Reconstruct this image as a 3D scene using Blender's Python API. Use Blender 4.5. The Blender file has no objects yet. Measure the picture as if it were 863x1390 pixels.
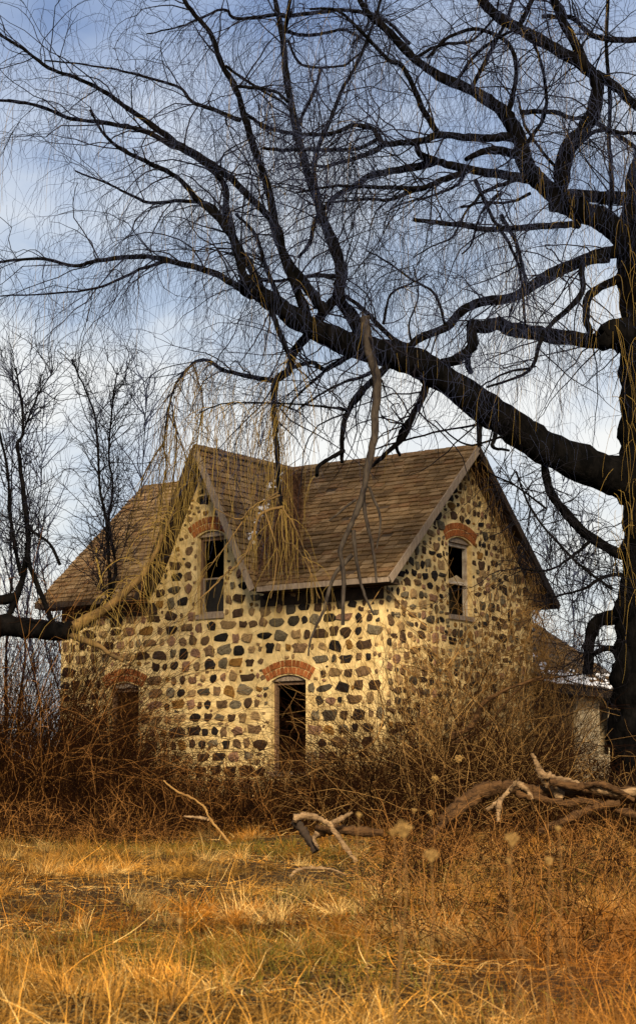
import bpy, bmesh, math, random
import numpy as np
from mathutils import Vector, Matrix, noise
from mathutils.geometry import tessellate_polygon

R = math.radians
sc = bpy.context.scene
COL = sc.collection
rng = np.random.default_rng(11)
random.seed(11)

# ------------------------------------------------------------------ camera
F, TILT, EYE = 2525.5, 0.1494, 1.25          # focal length in photo pixels, upward tilt, eye height
CT, ST = math.cos(TILT), math.sin(TILT)
cam_d = bpy.data.cameras.new('camera')
cam = bpy.data.objects.new('camera', cam_d); COL.objects.link(cam)
cam.location = (0, 0, EYE); cam.rotation_euler = (R(90) + TILT, 0, 0)
cam_d.sensor_fit = 'VERTICAL'; cam_d.sensor_height = 24; cam_d.sensor_width = 24 * 863 / 1390
cam_d.lens = F / 1390 * 24
cam_d.clip_end = 3000; cam_d.clip_start = .1
cam_d.dof.use_dof = True; cam_d.dof.focus_distance = 34; cam_d.dof.aperture_fstop = 3.4
sc.camera = cam

# ------------------------------------------------------------------ light
SUN_EL, SUN_AZ = R(29), R(-183)              # azimuth clockwise from +Y (seen from above): behind the camera, to the left
sun_d = bpy.data.lights.new('sun', 'SUN'); sun_d.energy = 3.1; sun_d.angle = R(14); sun_d.color = (1, .84, .60)
sun = bpy.data.objects.new('sun', sun_d); COL.objects.link(sun)
sv = Vector((math.sin(SUN_AZ) * math.cos(SUN_EL), math.cos(SUN_AZ) * math.cos(SUN_EL), math.sin(SUN_EL)))
sun.rotation_euler = sv.to_track_quat('Z', 'Y').to_euler()

w = bpy.data.worlds.new('World'); sc.world = w; w.use_nodes = True
nt = w.node_tree; nt.nodes.clear()
def N(nt, typ, **kw):
    n = nt.nodes.new(typ)
    for k, v in kw.items():
        if k.startswith('i_'): n.inputs[k[2:].replace('_', ' ')].default_value = v
        else: setattr(n, k, v)
    return n
def ramp(nt, stops, interp='LINEAR'):
    n = nt.nodes.new('ShaderNodeValToRGB'); cr = n.color_ramp; cr.interpolation = interp
    while len(cr.elements) < len(stops): cr.elements.new(.5)
    for e, (p, c) in zip(cr.elements, stops):
        e.position = p; e.color = (*c, 1) if len(c) == 3 else c
    return n
sky = N(nt, 'ShaderNodeTexSky', sky_type='NISHITA', sun_disc=False)
sky.sun_elevation = SUN_EL; sky.sun_rotation = SUN_AZ; sky.air_density = 1.4; sky.dust_density = 2.0; sky.ozone_density = 3
tc = N(nt, 'ShaderNodeTexCoord')
sep = N(nt, 'ShaderNodeSeparateXYZ'); nt.links.new(tc.outputs['Generated'], sep.inputs[0])
cl = ramp(nt, [(0.0, (3.15, 3.12, 3.05)), (.17, (3.15, 3.1, 3.12)), (.27, (2.75, 2.82, 2.98)), (.35, (1.95, 2.16, 2.66)), (.42, (1.1, 1.4, 2.15)), (1, (1.0, 1.25, 1.95))])
nt.links.new(sep.outputs['Z'], cl.inputs[0])
mp = N(nt, 'ShaderNodeMapping'); mp.inputs['Scale'].default_value = (5, 5, 9)
nt.links.new(tc.outputs['Generated'], mp.inputs[0])
nz = N(nt, 'ShaderNodeTexNoise'); nz.inputs['Scale'].default_value = 1.6; nz.inputs['Detail'].default_value = 5; nz.inputs['Roughness'].default_value = .55
nt.links.new(mp.outputs[0], nz.inputs[0])
nr = ramp(nt, [(.36, (.58, .67, .82)), (.47, (.86, .90, .95)), (.60, (1.16, 1.13, 1.06))]); nt.links.new(nz.outputs[0], nr.inputs[0])
mul = N(nt, 'ShaderNodeMix', data_type='RGBA', blend_type='MULTIPLY'); mul.inputs[0].default_value = 1
nt.links.new(cl.outputs[0], mul.inputs[6]); nt.links.new(nr.outputs[0], mul.inputs[7])
mx = N(nt, 'ShaderNodeMix', data_type='RGBA'); mx.inputs[0].default_value = .9       # mostly thin cloud over the clear sky
nt.links.new(sky.outputs[0], mx.inputs[6]); nt.links.new(mul.outputs[2], mx.inputs[7])
bg = N(nt, 'ShaderNodeBackground'); bg.inputs[1].default_value = .092
nt.links.new(mx.outputs[2], bg.inputs[0])
wo = N(nt, 'ShaderNodeOutputWorld'); nt.links.new(bg.outputs[0], wo.inputs[0])

sc.view_settings.view_transform = 'Standard'; sc.view_settings.look = 'None'
sc.view_settings.exposure = 1.52; sc.view_settings.gamma = 1

# ------------------------------------------------------------------ helpers
def at(px, py, Y):
    """world point at distance Y in front of the viewer that the photograph shows at pixel px, py"""
    a = (px - 431.5) / F; b = -(py - 695) / F
    d = Vector((a, CT - b * ST, ST + b * CT)); d *= Y / d.y
    return Vector((d.x, d.y, d.z + EYE))

def tag(o, label=None, cat=None, group=None, kind=None):
    if label: o['label'] = label
    if cat: o['category'] = cat
    if group: o['group'] = group
    if kind: o['kind'] = kind
    return o
def empty(name, loc=(0, 0, 0), rz=0):
    o = bpy.data.objects.new(name, None); COL.objects.link(o)
    o.location = loc; o.rotation_euler = (0, 0, rz); o.empty_display_size = .2
    return o
def link(name, me, parent=None, mat=None):
    o = bpy.data.objects.new(name, me); COL.objects.link(o)
    if parent: o.parent = parent
    if mat: me.materials.append(mat)
    return o

class MB:
    def __init__(s): s.v = []; s.f = []; s.m = []
    def add(s, vs, fs, m=0):
        b = len(s.v); s.v += [tuple(v) for v in vs]
        for f in fs: s.f.append(tuple(b + i for i in f)); s.m.append(m)
    def box(s, x0, x1, y0, y1, z0, z1, m=0):
        s.add([(x0, y0, z0), (x1, y0, z0), (x1, y1, z0), (x0, y1, z0), (x0, y0, z1), (x1, y0, z1), (x1, y1, z1), (x0, y1, z1)],
              [(0, 3, 2, 1), (4, 5, 6, 7), (0, 1, 5, 4), (1, 2, 6, 5), (2, 3, 7, 6), (3, 0, 4, 7)], m)
    def bar(s, p, q, wdt, h, up=(0, 0, 1), m=0):
        p = Vector(p); q = Vector(q); t = (q - p).normalized(); sd = t.cross(Vector(up)).normalized(); u = sd.cross(t)
        vs = [e + sd * a * wdt / 2 + u * b * h / 2 for e in (p, q) for a, b in ((-1, -1), (1, -1), (1, 1), (-1, 1))]
        s.add(vs, [(0, 3, 2, 1), (4, 5, 6, 7), (0, 1, 5, 4), (1, 2, 6, 5), (2, 3, 7, 6), (3, 0, 4, 7)], m)
    def slab(s, poly, dvec, m_top=0, m_bot=0, m_side=0):
        n = len(poly); d = Vector(dvec); a = [Vector(p) for p in poly]; b = [p + d for p in a]
        s.add(a + b, [tuple(range(n))], m_top); k = len(s.v) - 2 * n
        s.f.append(tuple(k + n + i for i in reversed(range(n)))); s.m.append(m_bot)
        for i in range(n):
            j = (i + 1) % n; s.f.append((k + i, k + n + i, k + n + j, k + j)); s.m.append(m_side)
    def build(s, name, mats, parent=None, smooth=False):
        me = bpy.data.meshes.new(name); me.from_pydata(s.v, [], s.f)
        if not isinstance(mats, (list, tuple)): mats = [mats]
        for m in mats: me.materials.append(m)
        if len(mats) > 1: me.polygons.foreach_set('material_index', s.m)
        if smooth: me.polygons.foreach_set('use_smooth', [True] * len(s.f))
        me.update()
        return link(name, me, parent)

def np_mesh(name, V, Q, mats, parent=None, smooth=True, mat_idx=None, col=None):
    """mesh from numpy arrays: V (n,3), Q (m,k) faces of equal size"""
    me = bpy.data.meshes.new(name); n, m, k = len(V), len(Q), Q.shape[1]
    me.vertices.add(n); me.vertices.foreach_set('co', np.ascontiguousarray(V, dtype=np.float32).ravel())
    me.loops.add(m * k); me.loops.foreach_set('vertex_index', np.ascontiguousarray(Q, dtype=np.int32).ravel())
    me.polygons.add(m); me.polygons.foreach_set('loop_start', np.arange(0, m * k, k, dtype=np.int32))
    me.polygons.foreach_set('loop_total', np.full(m, k, dtype=np.int32))
    if smooth: me.polygons.foreach_set('use_smooth', np.ones(m, dtype=bool))
    if not isinstance(mats, (list, tuple)): mats = [mats]
    for x in mats: me.materials.append(x)
    if mat_idx is not None: me.polygons.foreach_set('material_index', np.ascontiguousarray(mat_idx, dtype=np.int32))
    if col is not None:
        at_ = me.color_attributes.new('tint', 'FLOAT_COLOR', 'POINT')
        at_.data.foreach_set('color', np.concatenate([col, np.ones((n, 1))], 1).astype(np.float32).ravel())
    me.update(calc_edges=True)
    return link(name, me, parent)

def tubes(P, Rd, sides=3):
    """many tubes at once: P (K,n,3), Rd (K,n) -> verts, quads"""
    K, n, _ = P.shape
    T = np.gradient(P, axis=1); T /= np.linalg.norm(T, axis=2, keepdims=True) + 1e-9
    ref = np.where(np.abs(T[..., 2:3]) > .85, np.array([1., .2, 0]), np.array([0., 0, 1]))
    # one steady reference per tube so the rings do not flip
    r0 = np.where(np.abs(T.mean(1))[:, 2:3] > .6, np.array([1., .25, 0.]), np.array([.1, .1, 1.]))[:, None, :]
    A = np.cross(T, np.broadcast_to(r0, T.shape)); A /= np.linalg.norm(A, axis=2, keepdims=True) + 1e-9
    B = np.cross(T, A)
    ang = np.arange(sides) * 2 * np.pi / sides
    V = P[:, :, None, :] + Rd[:, :, None, None] * (np.cos(ang)[None, None, :, None] * A[:, :, None, :] + np.sin(ang)[None, None, :, None] * B[:, :, None, :])
    idx = np.arange(K * n * sides).reshape(K, n, sides)
    a = idx[:, :-1, :]; b = np.roll(a, -1, 2); d = idx[:, 1:, :]; c = np.roll(d, -1, 2)
    Q = np.stack([a, b, c, d], -1).reshape(-1, 4)
    return V.reshape(-1, 3), Q

def grow(P0, D0, L, n=8, droop=0., wob=.25, r0=.006, r1=.0015, up=0.):
    """curves that start at P0 heading D0; droop pulls them down as they go. returns P (K,n,3), R (K,n)"""
    K = len(P0); P = np.zeros((K, n, 3)); P[:, 0] = P0
    d = D0 / (np.linalg.norm(D0, axis=1, keepdims=True) + 1e-9)
    L = np.broadcast_to(np.asarray(L, float), (K,)); dr = np.broadcast_to(np.asarray(droop, float), (K,))
    for i in range(1, n):
        d = d + rng.normal(0, wob, (K, 3)); d[:, 2] -= dr / n * 2; d[:, 2] += up / n
        d /= np.linalg.norm(d, axis=1, keepdims=True)
        P[:, i] = P[:, i - 1] + d * (L / (n - 1))[:, None]
    t = np.linspace(0, 1, n)[None, :]
    r0 = np.broadcast_to(np.asarray(r0, float), (K,))[:, None]
    return P, r0 * (1 - t) + r1 * t

def pick_on(curves, K, tmin=.1, tmax=1.0):
    """random points on a (K0,n,3) set of curves with tangents"""
    P, Rr = curves; k0, n, _ = P.shape
    i = rng.integers(0, k0, K); t = rng.uniform(tmin, tmax, K) * (n - 1.001); a = t.astype(int); f = (t - a)[:, None]
    pos = P[i, a] * (1 - f) + P[i, a + 1] * f; tan = P[i, a + 1] - P[i, a]
    tan /= np.linalg.norm(tan, axis=1, keepdims=True) + 1e-9
    rad = Rr[i, a]
    return pos, tan, rad
def side_dirs(tan, lo=35, hi=75):
    K = len(tan); rnd = rng.normal(0, 1, (K, 3)); rnd -= (rnd * tan).sum(1, keepdims=True) * tan
    rnd /= np.linalg.norm(rnd, axis=1, keepdims=True) + 1e-9
    a = np.radians(rng.uniform(lo, hi, K))[:, None]
    return tan * np.cos(a) + rnd * np.sin(a)

def join_tubes(groups):
    Vs, Qs, o = [], [], 0
    for P, Rr, s in groups:
        V, Q = tubes(P, Rr, s); Vs.append(V); Qs.append(Q + o); o += len(V)
    return np.concatenate(Vs), np.concatenate(Qs)

def catmull(pts, sub=5):
    pts = [np.array(p, float) for p in pts]; out = []
    ext = [2 * pts[0] - pts[1]] + pts + [2 * pts[-1] - pts[-2]]
    for i in range(1, len(ext) - 2):
        a, b, c, d = ext[i - 1:i + 3]
        for k in range(sub):
            t = k / sub
            out.append(.5 * (2 * b + (c - a) * t + (2 * a - 5 * b + 4 * c - d) * t * t + (3 * b - a - 3 * c + d) * t ** 3))
    out.append(pts[-1]); return np.array(out)

# ------------------------------------------------------------------ materials
def mat(name, c, rough=.85, c2=None, scale=6, detail=6, bump=0., bscale=None, coord='Object', stretch=None, rand=0., attr=False, contrast=(.35, .65), spec=.06, stain=None):
    m = bpy.data.materials.new(name); m.use_nodes = True; t = m.node_tree; b = t.nodes['Principled BSDF']
    b.inputs['Roughness'].default_value = rough; b.inputs['Specular IOR Level'].default_value = spec
    tcn = N(t, 'ShaderNodeTexCoord'); src = tcn.outputs[coord]
    if stretch:
        mpn = N(t, 'ShaderNodeMapping'); mpn.inputs['Scale'].default_value = stretch; t.links.new(src, mpn.inputs[0]); src = mpn.outputs[0]
    out = None
    if c2:
        n = N(t, 'ShaderNodeTexNoise'); n.inputs['Scale'].default_value = scale; n.inputs['Detail'].default_value = detail
        n.inputs['Roughness'].default_value = .65
        t.links.new(src, n.inputs[0]); r = ramp(t, [(contrast[0], c), (contrast[1], c2)]); t.links.new(n.outputs[0], r.inputs[0]); out = r.outputs[0]
    else:
        r = N(t, 'ShaderNodeRGB'); r.outputs[0].default_value = (*c, 1); out = r.outputs[0]
    if attr:
        a = N(t, 'ShaderNodeAttribute'); a.attribute_name = 'tint'
        x = N(t, 'ShaderNodeMix', data_type='RGBA', blend_type='MULTIPLY'); x.inputs[0].default_value = 1
        t.links.new(out, x.inputs[6]); t.links.new(a.outputs['Color'], x.inputs[7]); out = x.outputs[2]
    if rand:
        oi = N(t, 'ShaderNodeObjectInfo'); hs = N(t, 'ShaderNodeHueSaturation')
        mr = N(t, 'ShaderNodeMapRange'); mr.inputs['To Min'].default_value = 1 - rand; mr.inputs['To Max'].default_value = 1 + rand
        t.links.new(oi.outputs['Random'], mr.inputs[0]); t.links.new(mr.outputs[0], hs.inputs['Value']); t.links.new(out, hs.inputs['Color']); out = hs.outputs[0]
    if stain:      # weathering that runs over neighbouring pieces: scale, low, high
        gp = N(t, 'ShaderNodeNewGeometry'); sn_ = N(t, 'ShaderNodeTexNoise'); sn_.inputs['Scale'].default_value = stain[0]; sn_.inputs['Detail'].default_value = 8; sn_.inputs['Roughness'].default_value = .7
        t.links.new(gp.outputs['Position'], sn_.inputs[0]); sr = ramp(t, [(.36, (stain[1],) * 3), (.62, (stain[2],) * 3)]); t.links.new(sn_.outputs[0], sr.inputs[0])
        x2 = N(t, 'ShaderNodeMix', data_type='RGBA', blend_type='MULTIPLY'); x2.inputs[0].default_value = 1
        t.links.new(out, x2.inputs[6]); t.links.new(sr.outputs[0], x2.inputs[7]); out = x2.outputs[2]
    t.links.new(out, b.inputs['Base Color'])
    if bump:
        n2 = N(t, 'ShaderNodeTexNoise'); n2.inputs['Scale'].default_value = bscale or scale * 3; n2.inputs['Detail'].default_value = 6
        t.links.new(src, n2.inputs[0]); bp = N(t, 'ShaderNodeBump'); bp.inputs['Strength'].default_value = bump; bp.inputs['Distance'].default_value = .03
        t.links.new(n2.outputs[0], bp.inputs['Height']); t.links.new(bp.outputs[0], b.inputs['Normal'])
    return m

M = {}
M['mortar'] = mat('mortar', (.50, .335, .13), .97, (.72, .53, .245), 2.6, 12, 1.0, 7, contrast=(.34, .58), stain=(5.5, .66, 1.08))
STONES = [('black_stone', (.012, .010, .010), (.03, .024, .02), 22), ('dark_brown_stone', (.045, .026, .016), (.08, .047, .026), 21),
          ('brown_stone', (.13, .075, .038), (.21, .13, .065), 21), ('grey_stone', (.11, .085, .05), (.20, .16, .10), 14),
          ('tan_stone', (.36, .23, .10), (.27, .17, .08), 17), ('pink_stone', (.30, .165, .10), (.20, .11, .065), 12),
          ('ochre_stone', (.27, .14, .035), (.18, .085, .02), 4), ('slate_stone', (.045, .036, .025), (.08, .064, .043), 10)]
SM = [mat(n, a, .85, b, 9, 8, .9, 24, rand=.28, stain=(11, .6, 1.15)) for n, a, b, _ in STONES]
SW = np.array([x[3] for x in STONES], float); SW /= SW.sum()
M['shingle'] = [mat('shingle_brown_%s' % n, c, .95, c2, 12, 6, .5, 60, rand=.12, stain=(1.3, .55, 1.12)) for n, c, c2 in
                (('mid', (.155, .094, .042), (.245, .154, .074)), ('dark', (.10, .06, .028), (.18, .112, .054)), ('pale', (.205, .13, .064), (.29, .192, .10)),
                 ('red', (.15, .082, .036), (.23, .132, .063)))]
M['roof'] = mat('roof_felt', (.05, .034, .024), .95, (.08, .055, .035), 5)
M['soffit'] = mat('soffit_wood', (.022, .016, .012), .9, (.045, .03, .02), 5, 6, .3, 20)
M['grey_wood'] = mat('weathered_wood', (.30, .23, .165), .85, (.17, .125, .09), 3, 8, .5, 12, stretch=(6, 6, 1.2))
M['old_paint'] = mat('flaking_paint', (.50, .43, .34), .8, (.24, .18, .13), 6, 8, .4, 20)
M['brown_wood'] = mat('brown_wood', (.10, .055, .03), .85, (.19, .12, .075), 3, 8, .5, 12, stretch=(7, 7, 1))
M['brick'] = mat('red_brick', (.34, .115, .035), .9, (.22, .065, .02), 10, 6, .5, 40, rand=.3)
M['pane'] = mat('dusty_pane', (.008, .007, .006), .5, (.022, .018, .014), 3, 5, spec=.1)
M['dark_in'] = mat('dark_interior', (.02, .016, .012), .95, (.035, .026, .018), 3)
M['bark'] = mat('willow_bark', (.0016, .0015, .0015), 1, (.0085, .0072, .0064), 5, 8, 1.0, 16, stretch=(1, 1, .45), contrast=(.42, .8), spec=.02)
M['twig_dark'] = mat('dark_twig', (.006, .0055, .007), .95, (.012, .011, .014), 3, spec=.02)
M['twig_fine'] = mat('slate_twig', (.025, .032, .065), .95, (.05, .058, .10), 2, spec=.02)
M['twig_gold'] = mat('golden_twig', (.30, .20, .05), .8, (.15, .092, .024), 2)
M['dead_wood'] = mat('grey_dead_wood', (.055, .043, .032), .95, (.014, .011, .010), 5, 8, .8, 18, stretch=(2, 2, .7))
M['drift'] = mat('bleached_log', (.30, .19, .095), .9, (.06, .035, .017), 4, 8, .9, 14, stretch=(1.2, 3, 3))
M['log'] = mat('brown_log', (.11, .056, .022), .95, (.022, .012, .006), 4, 8, 1.0, 14, stretch=(1.2, 4, 4))
M['cane'] = mat('bramble_cane', (.026, .0092, .0028), .95, (.006, .0028, .0014), 2, spec=.03)
M['cane_tan'] = mat('dry_cane', (.33, .155, .042), .85, (.16, .065, .016), 2)
M['vine'] = mat('dry_vine', (.36, .205, .066), .85, (.09, .043, .014), 1.6)
M['moss_limb'] = mat('mossy_limb', (.03, .021, .013), .95, (.16, .095, .032), 2, 6, .8, 14)
M['snow'] = mat('snow', (.80, .80, .82), .7, (.6, .6, .62), 5, 4, .5, 20)
M['debris'] = mat('leaf_debris', (.09, .045, .026), .95, (.17, .085, .045), 8)
M['plaster'] = mat('pale_plaster', (.48, .38, .23), .95, (.26, .19, .11), 2.5, 8, .5, 10)
M['board'] = mat('dark_board', (.085, .05, .026), .9, (.05, .03, .016), 3, 6, .4, 12, stretch=(6, 6, 1))
M['wing_roof'] = mat('grey_shingle', (.045, .035, .028), .95, (.08, .065, .052), 7, 6, .5, 40, rand=.2)
M['soil'] = mat('soil', (.022, .013, .006), 1, (.055, .032, .012), 3, 8, .8, 12)
M['grass'] = mat('dry_grass', (1, 1, 1), .75, attr=True, spec=.03)
M['seed'] = mat('seed_head', (.40, .25, .085), .9, (.27, .155, .05), 20)
M['seed_stem'] = mat('seed_stem', (.16, .085, .03), .9)

# ------------------------------------------------------------------ ground
def gz(x, y):
    t = np.clip((np.asarray(y, float) - 14) / 20, 0, 1); t = t * t * (3 - 2 * t)
    return .5 * t + .05 * np.sin(x * .9 + y * .35) * np.cos(y * .7 - x * .3) * np.clip((40 - y) / 8, 0, 1)
xs = np.concatenate([[-1500, -400, -120, -40], np.linspace(-16, 16, 81), [40, 120, 400, 1500]])
ys = np.concatenate([[-60, -20, -5], np.linspace(2, 60, 117), [80, 130, 300, 800, 1600]])
X, Yg = np.meshgrid(xs, ys); V = np.stack([X, Yg, gz(X, Yg)], -1).reshape(-1, 3)
nx = len(xs); ii = np.arange((len(ys) - 1) * nx).reshape(-1, nx)[:, :-1].ravel()
g = np_mesh('ground', V, np.stack([ii, ii + 1, ii + nx + 1, ii + nx], -1), M['soil']); tag(g, kind='structure')

# ------------------------------------------------------------------ house
TH, CX, CY = .6204, 1.2939, 36.0
W_, L_, G_, OF, ORR, OL, OG = 5.8538, 8.53, 4.39, .4536, .4126, .36, .4866
BASE = .5
HE, HR = 4.094 + EYE - BASE, 7.1424 + EYE - BASE       # eave and ridge above the house base
house = empty('stone_house', (CX, CY, BASE), -TH)
tag(house, 'abandoned fieldstone house with brown shingle roof and empty windows', 'house')
HM = Matrix.Translation((CX, CY, BASE)) @ Matrix.Rotation(-TH, 4, 'Z'); HI = HM.inverted()
def on_plane(px, py, axis, val):
    """house coordinates of the point on the plane axis = val seen at a pixel"""
    o = HI @ Vector((0, 0, EYE)); p = HI @ at(px, py, 30.); d = p - o
    return o + d * ((val - o[axis]) / d[axis])
HW = on_plane(343, 786, 1, -OG).x + G_                 # half width of the front gable at its eaves

def opening(pxl, pxr, pyt, pyb, axis, arch=.12):
    ym = (pyt + pyb) / 2
    a = on_plane(pxl, ym, axis, 0); b = on_plane(pxr, ym, axis, 0); k = 1 - axis
    mid = (pxl + pxr) / 2
    top = on_plane(mid, pyt, axis, 0).z; bot = on_plane(mid, pyb, axis, 0).z
    return (a[k], b[k], bot, top, arch)                # left, right, sill, spring line, arch rise
OPEN_F = [opening(268, 304, 728, 838, 1), opening(368, 415, 924, 1052, 1), opening(148, 188, 934, 1054, 1)]
OPEN_G = [opening(608.5, 640, 737, 840, 0)]
def arch_pts(op, n=8, dr=0.):
    a0, a1, z0, z1, rise = op; c = (a0 + a1) / 2; hw = (a1 - a0) / 2
    rad = (hw * hw + rise * rise) / (2 * rise); zc = z1 + rise - rad; th = math.asin(hw / rad); rad += dr
    return [(c + rad * math.sin(t), zc + rad * math.cos(t)) for t in np.linspace(th, -th, n + 1)], (c, zc, rad, th)
def hole(op): return [(op[0], op[2]), (op[1], op[2])] + arch_pts(op)[0]

def wall_mesh(name, outer, holes, fn, depth, parent):
    """flat wall face with openings and their reveals; fn(a, z, out) -> house coordinates"""
    loops = [outer] + holes; flat = [p for l in loops for p in l]
    tris = tessellate_polygon([[Vector((p[0], p[1], 0)) for p in l] for l in loops])
    mb = MB(); mb.add([fn(a, z, 0) for a, z in flat], tris)
    for h in holes:
        n = len(h)
        mb.add([fn(a, z, 0) for a, z in h] + [fn(a, z, -depth) for a, z in h], [(i, (i + 1) % n, n + (i + 1) % n, n + i) for i in range(n)])
    return mb.build(name, M['mortar'], parent)
fF = lambda a, z, o: (a, -o, z)
fG = lambda a, z, o: (o, a, z)
def he_in(y): return HE + (y + OF) / (W_ / 2 + OF) * (HR - HE) if y < W_ / 2 else HE + (W_ + OF - y) / (W_ / 2 + OF) * (HR - HE)
wt = he_in(0) - .12
gs = (HR - HE) / HW
gfoot = (HR - .12 - wt) / gs
F_OUT = [(-L_, -.6), (0, -.6), (0, wt), (-G_ + gfoot, wt), (-G_, HR - .12), (-G_ - gfoot, wt), (-L_, wt)]
G_OUT = [(0, -.6), (W_, -.6), (W_, wt), (W_ / 2, HR - .12), (0, wt)]
front = wall_mesh('front_wall', F_OUT, [hole(o) for o in OPEN_F], fF, .205, house)
gable = wall_mesh('gable_wall', G_OUT, [hole(o) for o in OPEN_G], fG, .205, house)
mb = MB(); mb.add([(-L_, 0, -.6), (-L_, W_, -.6), (-L_, W_, wt), (-L_, W_ / 2, HR - .12), (-L_, 0, wt)], [(0, 1, 2, 3, 4)])
mb.build('far_gable_wall', M['mortar'], house)
mb = MB(); mb.add([(-L_, W_, -.6), (0, W_, -.6), (0, W_, wt), (-L_, W_, wt)], [(0, 1, 2, 3)]); mb.build('back_wall', M['mortar'], house)
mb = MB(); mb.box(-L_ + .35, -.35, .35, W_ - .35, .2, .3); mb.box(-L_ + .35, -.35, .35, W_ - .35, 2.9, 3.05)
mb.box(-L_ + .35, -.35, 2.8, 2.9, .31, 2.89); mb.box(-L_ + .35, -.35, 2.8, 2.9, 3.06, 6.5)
mb.box(-1.0, -.95, .9, W_ - .9, .31, 5.6); mb.build('interior_floor', M['dark_in'], house)  # thin dark partition added inside to keep the gable window black

# --- stones
def stone_mesh(k):
    r = random.Random(100 + k); n = 10; p = r.uniform(2.2, 5.5); ph = r.uniform(0, 6.28); vs = []
    outl = []
    for i in range(n):
        t = 2 * math.pi * (i + r.uniform(-.25, .25)) / n + .3; c, s_ = math.cos(t), math.sin(t)
        q = 1 / (abs(c) ** p + abs(s_) ** p) ** (1 / p); q *= r.uniform(.70, 1.12) * .53
        outl.append((c * q, s_ * q))
    dep = r.uniform(.6, 1.3)
    for sca, y in ((1, .03), (1.0, -.008), (.86, -.024 * dep)):
        for (a, b) in outl: vs.append((a * sca, y + (r.uniform(-.010, .010) if y < -.01 else 0), b * sca))
    vs.append((r.uniform(-.06, .06), -.028 * dep - r.uniform(0, .012), r.uniform(-.12, .12))); fs = []
    for l in range(2):
        for i in range(n): j = (i + 1) % n; fs.append((l * n + j, l * n + i, (l + 1) * n + i, (l + 1) * n + j))
    for i in range(n): fs.append((2 * n + (i + 1) % n, 2 * n + i, 3 * n))
    me = bpy.data.meshes.new('stone'); me.from_pydata(vs, [], fs); me.materials.append(SM[0])
    
    return me, vs, fs
SMESH = [stone_mesh(k) for k in range(28)]
def inside(poly, x, y):
    c = False; n = len(poly)
    for i in range(n):
        x0, y0 = poly[i]; x1, y1 = poly[(i + 1) % n]
        if (y0 > y) != (y1 > y) and x < (x1 - x0) * (y - y0) / (y1 - y0) + x0: c = not c
    return c
def clear_of(ops, a, z, hw, hh):
    for a0, a1, z0, z1, rise in ops:
        if a + hw > a0 - .012 and a - hw < a1 + .012 and z + hh > z0 - .06 and z - hh < z1 + .1: return False
        if a + hw > a0 - .12 and a - hw < a1 + .12 and z + hh > z1 - .03 and z - hh < z1 + rise + .30: return False
    return True
spots = []   # wall, a, z, w, h
def course_wall(wall, outer, ops, a_lo, a_hi, z_lo, z_hi, pitch, gap, hmin, hmax, wmin, wmax, jz, quoin):
    z = z_lo; row = 0
    while z < z_hi:
        a = a_lo + random.uniform(.0, .12)
        while a < a_hi:
            wd = random.uniform(wmin, wmax); 
            if random.random() < .2: wd *= .55
            h = random.uniform(hmin, hmax); h = min(h, wd * 1.25)
            zz = z + random.uniform(-jz, jz); c = a + wd / 2
            if all(inside(outer, c + sx * wd * .5, zz + sz * h * .5) for sx in (-1, 1) for sz in (-1, 1)) and clear_of(ops, c, zz, wd / 2, h / 2):
                spots.append((wall, c, zz, wd, h))
            a += wd + random.uniform(*gap)
        z += pitch * random.uniform(.96, 1.04); row += 1
# the corner between the two walls is laid with bigger stones
course_wall('f', F_OUT, OPEN_F, -L_ + .03, -.02, .12, HR, .270, (.035, .12), .145, .245, .12, .42, .024, True)
course_wall('g', G_OUT, OPEN_G, .03, W_ - .03, .10, HR, .215, (.02, .12), .09, .235, .09, .31, .06, True)
def pix(p):
    wv = HM @ Vector(p); wv = wv - Vector((0, 0, EYE)); d = wv.y * CT + wv.z * ST
    return 431.5 + F * wv.x / d, 695 - F * (-wv.y * ST + wv.z * CT) / d, d
def shown(s):
    wall, a, z, wd, h = s; p = pix((a, 0, z) if wall == 'f' else (0, a, z))
    v = wd * h * (.8 if wall == 'f' else .58) / p[2] ** 2
    if p[1] > 1075: v *= .2
    if wall == 'g' and p[0] > 660: v *= .35
    return v
spots.sort(key=lambda s: -shown(s))
rest = {'f': MB(), 'g': MB()}
prev = 0
for i, (wall, a, z, wd, h) in enumerate(spots):
    k = random.randrange(len(SMESH)); me, vs, fs = SMESH[k]; mi = int(rng.choice(len(SM), p=SW)); flip = random.choice((-1, 1))
    dsc = random.uniform(.8, 1.4); tilt = random.uniform(-.12, .12)
    if wall == 'f': mtx = Matrix.Translation((a, 0, z)) @ Matrix.Rotation(tilt, 4, 'Y') @ Matrix.Diagonal((wd, dsc, h, 1))
    else: mtx = Matrix.Translation((0, a, z)) @ Matrix.Rotation(R(90), 4, 'Z') @ Matrix.Rotation(tilt, 4, 'Y') @ Matrix.Diagonal((wd, dsc, h, 1))
    if i < 300:
        o = link('stone', me, front if wall == 'f' else gable); o.matrix_local = mtx
        o.material_slots[0].link = 'OBJECT'; o.material_slots[0].material = SM[mi]
    else:
        rest[wall].add([mtx @ Vector(v) for v in vs], fs, mi)
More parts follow.
